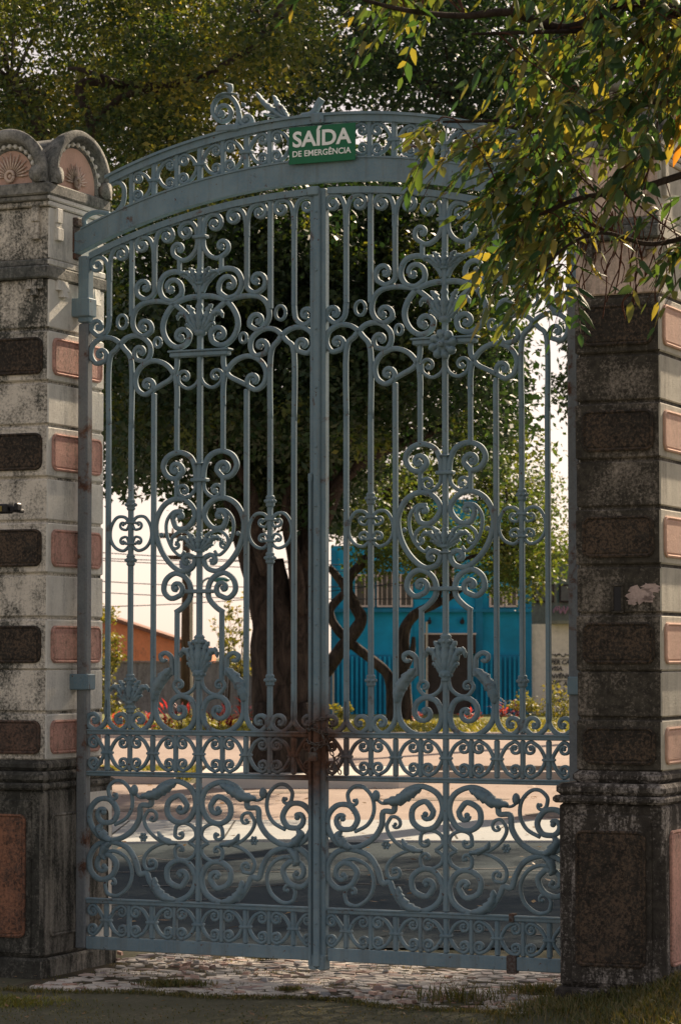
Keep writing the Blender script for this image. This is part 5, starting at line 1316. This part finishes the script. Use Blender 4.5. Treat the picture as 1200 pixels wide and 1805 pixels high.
def tuft(px, py, D, h, n, sx, label, seed, m_=M_GRASS):
    base = P(px, py, D); base.z = .015; rr = random.Random(seed); root = empty('grass_tuft', label, 'grass tuft', base, 0, 'grass tufts in the paving'); V = []
    for i in range(n):
        o = Vector((rr.gauss(0, sx), rr.gauss(0, sx*.45), 0)); a = rr.uniform(0, 6.28); ln = rr.uniform(.1, .8); L = h*rr.uniform(.4, 1.1)
        d = Vector((math.cos(a)*ln, math.sin(a)*ln, 1)); s_ = Vector((-math.sin(a), math.cos(a), 0))*.003
        V += [o, o+d*L*.55+s_, o+d*L+Vector((math.cos(a), math.sin(a), -.5))*ln*L*.3, o+d*L*.55-s_]
    quads('blades', np.array([tuple(q_) for q_ in V]), n, m_, root)
    mb = MB(); mb.ball((0, 0, -.004), sx*1.1, 10, 1, .5, .09); mb.build('root_soil', M_GROUND, root, True)
tuft(305, 1735, 12.9, .035, 900, .075, 'broad dark green grass tuft on the stones near the left pier', 1)
tuft(800, 1768, 12.25, .10, 220, .10, 'tall thin straw coloured grass in front of the right leaf', 2)
tuft(940, 1745, 12.6, .06, 200, .06, 'short dry tuft close to the corner of the right pier', 3)
tuft(470, 1690, 14.0, .04, 220, .04, 'little tuft under the bottom rail of the left leaf', 4)
tuft(510, 1750, 12.7, .03, 200, .03, 'tiny tuft between the stones below the middle of the gate', 5)
# dry seed stalks
pts = []
grass('median_grass', 'bright grass strip, sun put into its colour, on the median behind the left leaf', [(rr.uniform(-4.5, -1.9), rr.uniform(33.5, 36.3), .02) for _ in range(9000)], .13, M_GRASSY, 9, .012)
grass('verge_grass', 'yellow green grass of the far verge', [(rr.uniform(-6, 6), rr.uniform(48.9, 57), .16) for _ in range(16000)], .13, M_GRASSY, 10, .016)
sheet('median_soil', -60, -1.9, 33.35, 36.4, .014, ground_mat('median_earth', (.12,.12,.05), (.20,.17,.09), 2))

rr = random.Random(8); V = []
for i in range(900):
    x, y = (rr.uniform(-2.2, 2.4), rr.uniform(11.6, 14.4)) if i < 420 else (rr.uniform(-4, 4), rr.uniform(15, 33))
    o = Vector((x, y, .03)); a = rr.uniform(0, 6.28); L = rr.uniform(.02, .045)*(1 if i < 420 else 2); d = Vector((math.cos(a), math.sin(a), rr.uniform(0, .3)))*L; s_ = Vector((-math.sin(a), math.cos(a), rr.uniform(-.3, .3)))*L*.25
    V += [o, o+d*.5+s_, o+d, o+d*.5-s_]
stuff(quads('leaf_litter', np.array([tuple(q_) for q_ in V]), len(V)//4, leafmat('dry_leaves', [(.10,.06,.03),(.20,.12,.05),(.28,.18,.07)], .2), None), 'dry fallen leaves scattered over paving and road', 'fallen leaves')

rr = random.Random(14); M_PATCH = ground_mat('road_repair', (.20,.17,.15), (.30,.26,.22), 3)
b = MB()
for (x, y, w_, h_) in ((-1.9, 27.6, 1.2, .5), (1.2, 29.5, 1.6, .35), (2.2, 26.6, .8, .5), (-.6, 31.0, .9, .3)):
    n = 11; b.add([(x + w_*.5*math.cos(6.283*k/n)*rr.uniform(.8, 1.1), y + h_*.5*math.sin(6.283*k/n)*rr.uniform(.8, 1.1)*2, .0205) for k in range(n)], [tuple(range(n))])
struct(b.build('road_repairs', M_PATCH))
b = MB()
for k in range(-14, 15): b.box(k*1.0-.008, k*1.0+.008, 22.95, 25.45, .0305, .0325)
struct(b.build('gutter_joints', ground_mat('dark_joint', (.06,.06,.055), (.10,.10,.09), 5)))
b = MB()
for i in range(14):
    x = rr.uniform(-3, 3); y = rr.uniform(15.5, 22); pts = [(x, y, .0165)]
    for k in range(9): x += rr.uniform(.08, .3); y += rr.gauss(0, .12); pts.append((x, y, .0165))
    v = []; f = []
    for k, p in enumerate(pts): v += [(p[0], p[1]-.02, p[2]), (p[0], p[1]+.02, p[2])]
    for k in range(len(pts)-1): f.append((2*k, 2*k+2, 2*k+3, 2*k+1))
    b.add(v, f)
struct(b.build('asphalt_cracks', M_DARK))

rr = random.Random(31); pts = []
for i in range(5200):
    u, w_ = rr.uniform(-1.3, 1.35), rr.uniform(-.64, .95)
    if math.sin(u*6.1+1)*math.sin(w_*9.3+2) + .6*math.sin(u*17)*math.sin(w_*21) < .25: continue
    g = gworld(u, w_); pts.append((g.x, g.y, .010))
grass('joint_moss', 'short moss and weeds growing in the joints of the gateway paving', pts, .016, M_GRASS, 15, .0022)

rr = random.Random(41); pts = []
for i in range(3600):
    u = rr.uniform(-1.3, 1.35); w_ = -.66 + .10*math.sin(u*2.1+1) + .05*math.sin(u*7) + rr.gauss(0, .035); g = gworld(u, w_); pts.append((g.x, g.y, 0))
grass('edge_grass', 'thin grass creeping over the front edge of the stone paving', pts, .026, M_GRASS, 16, .0024)
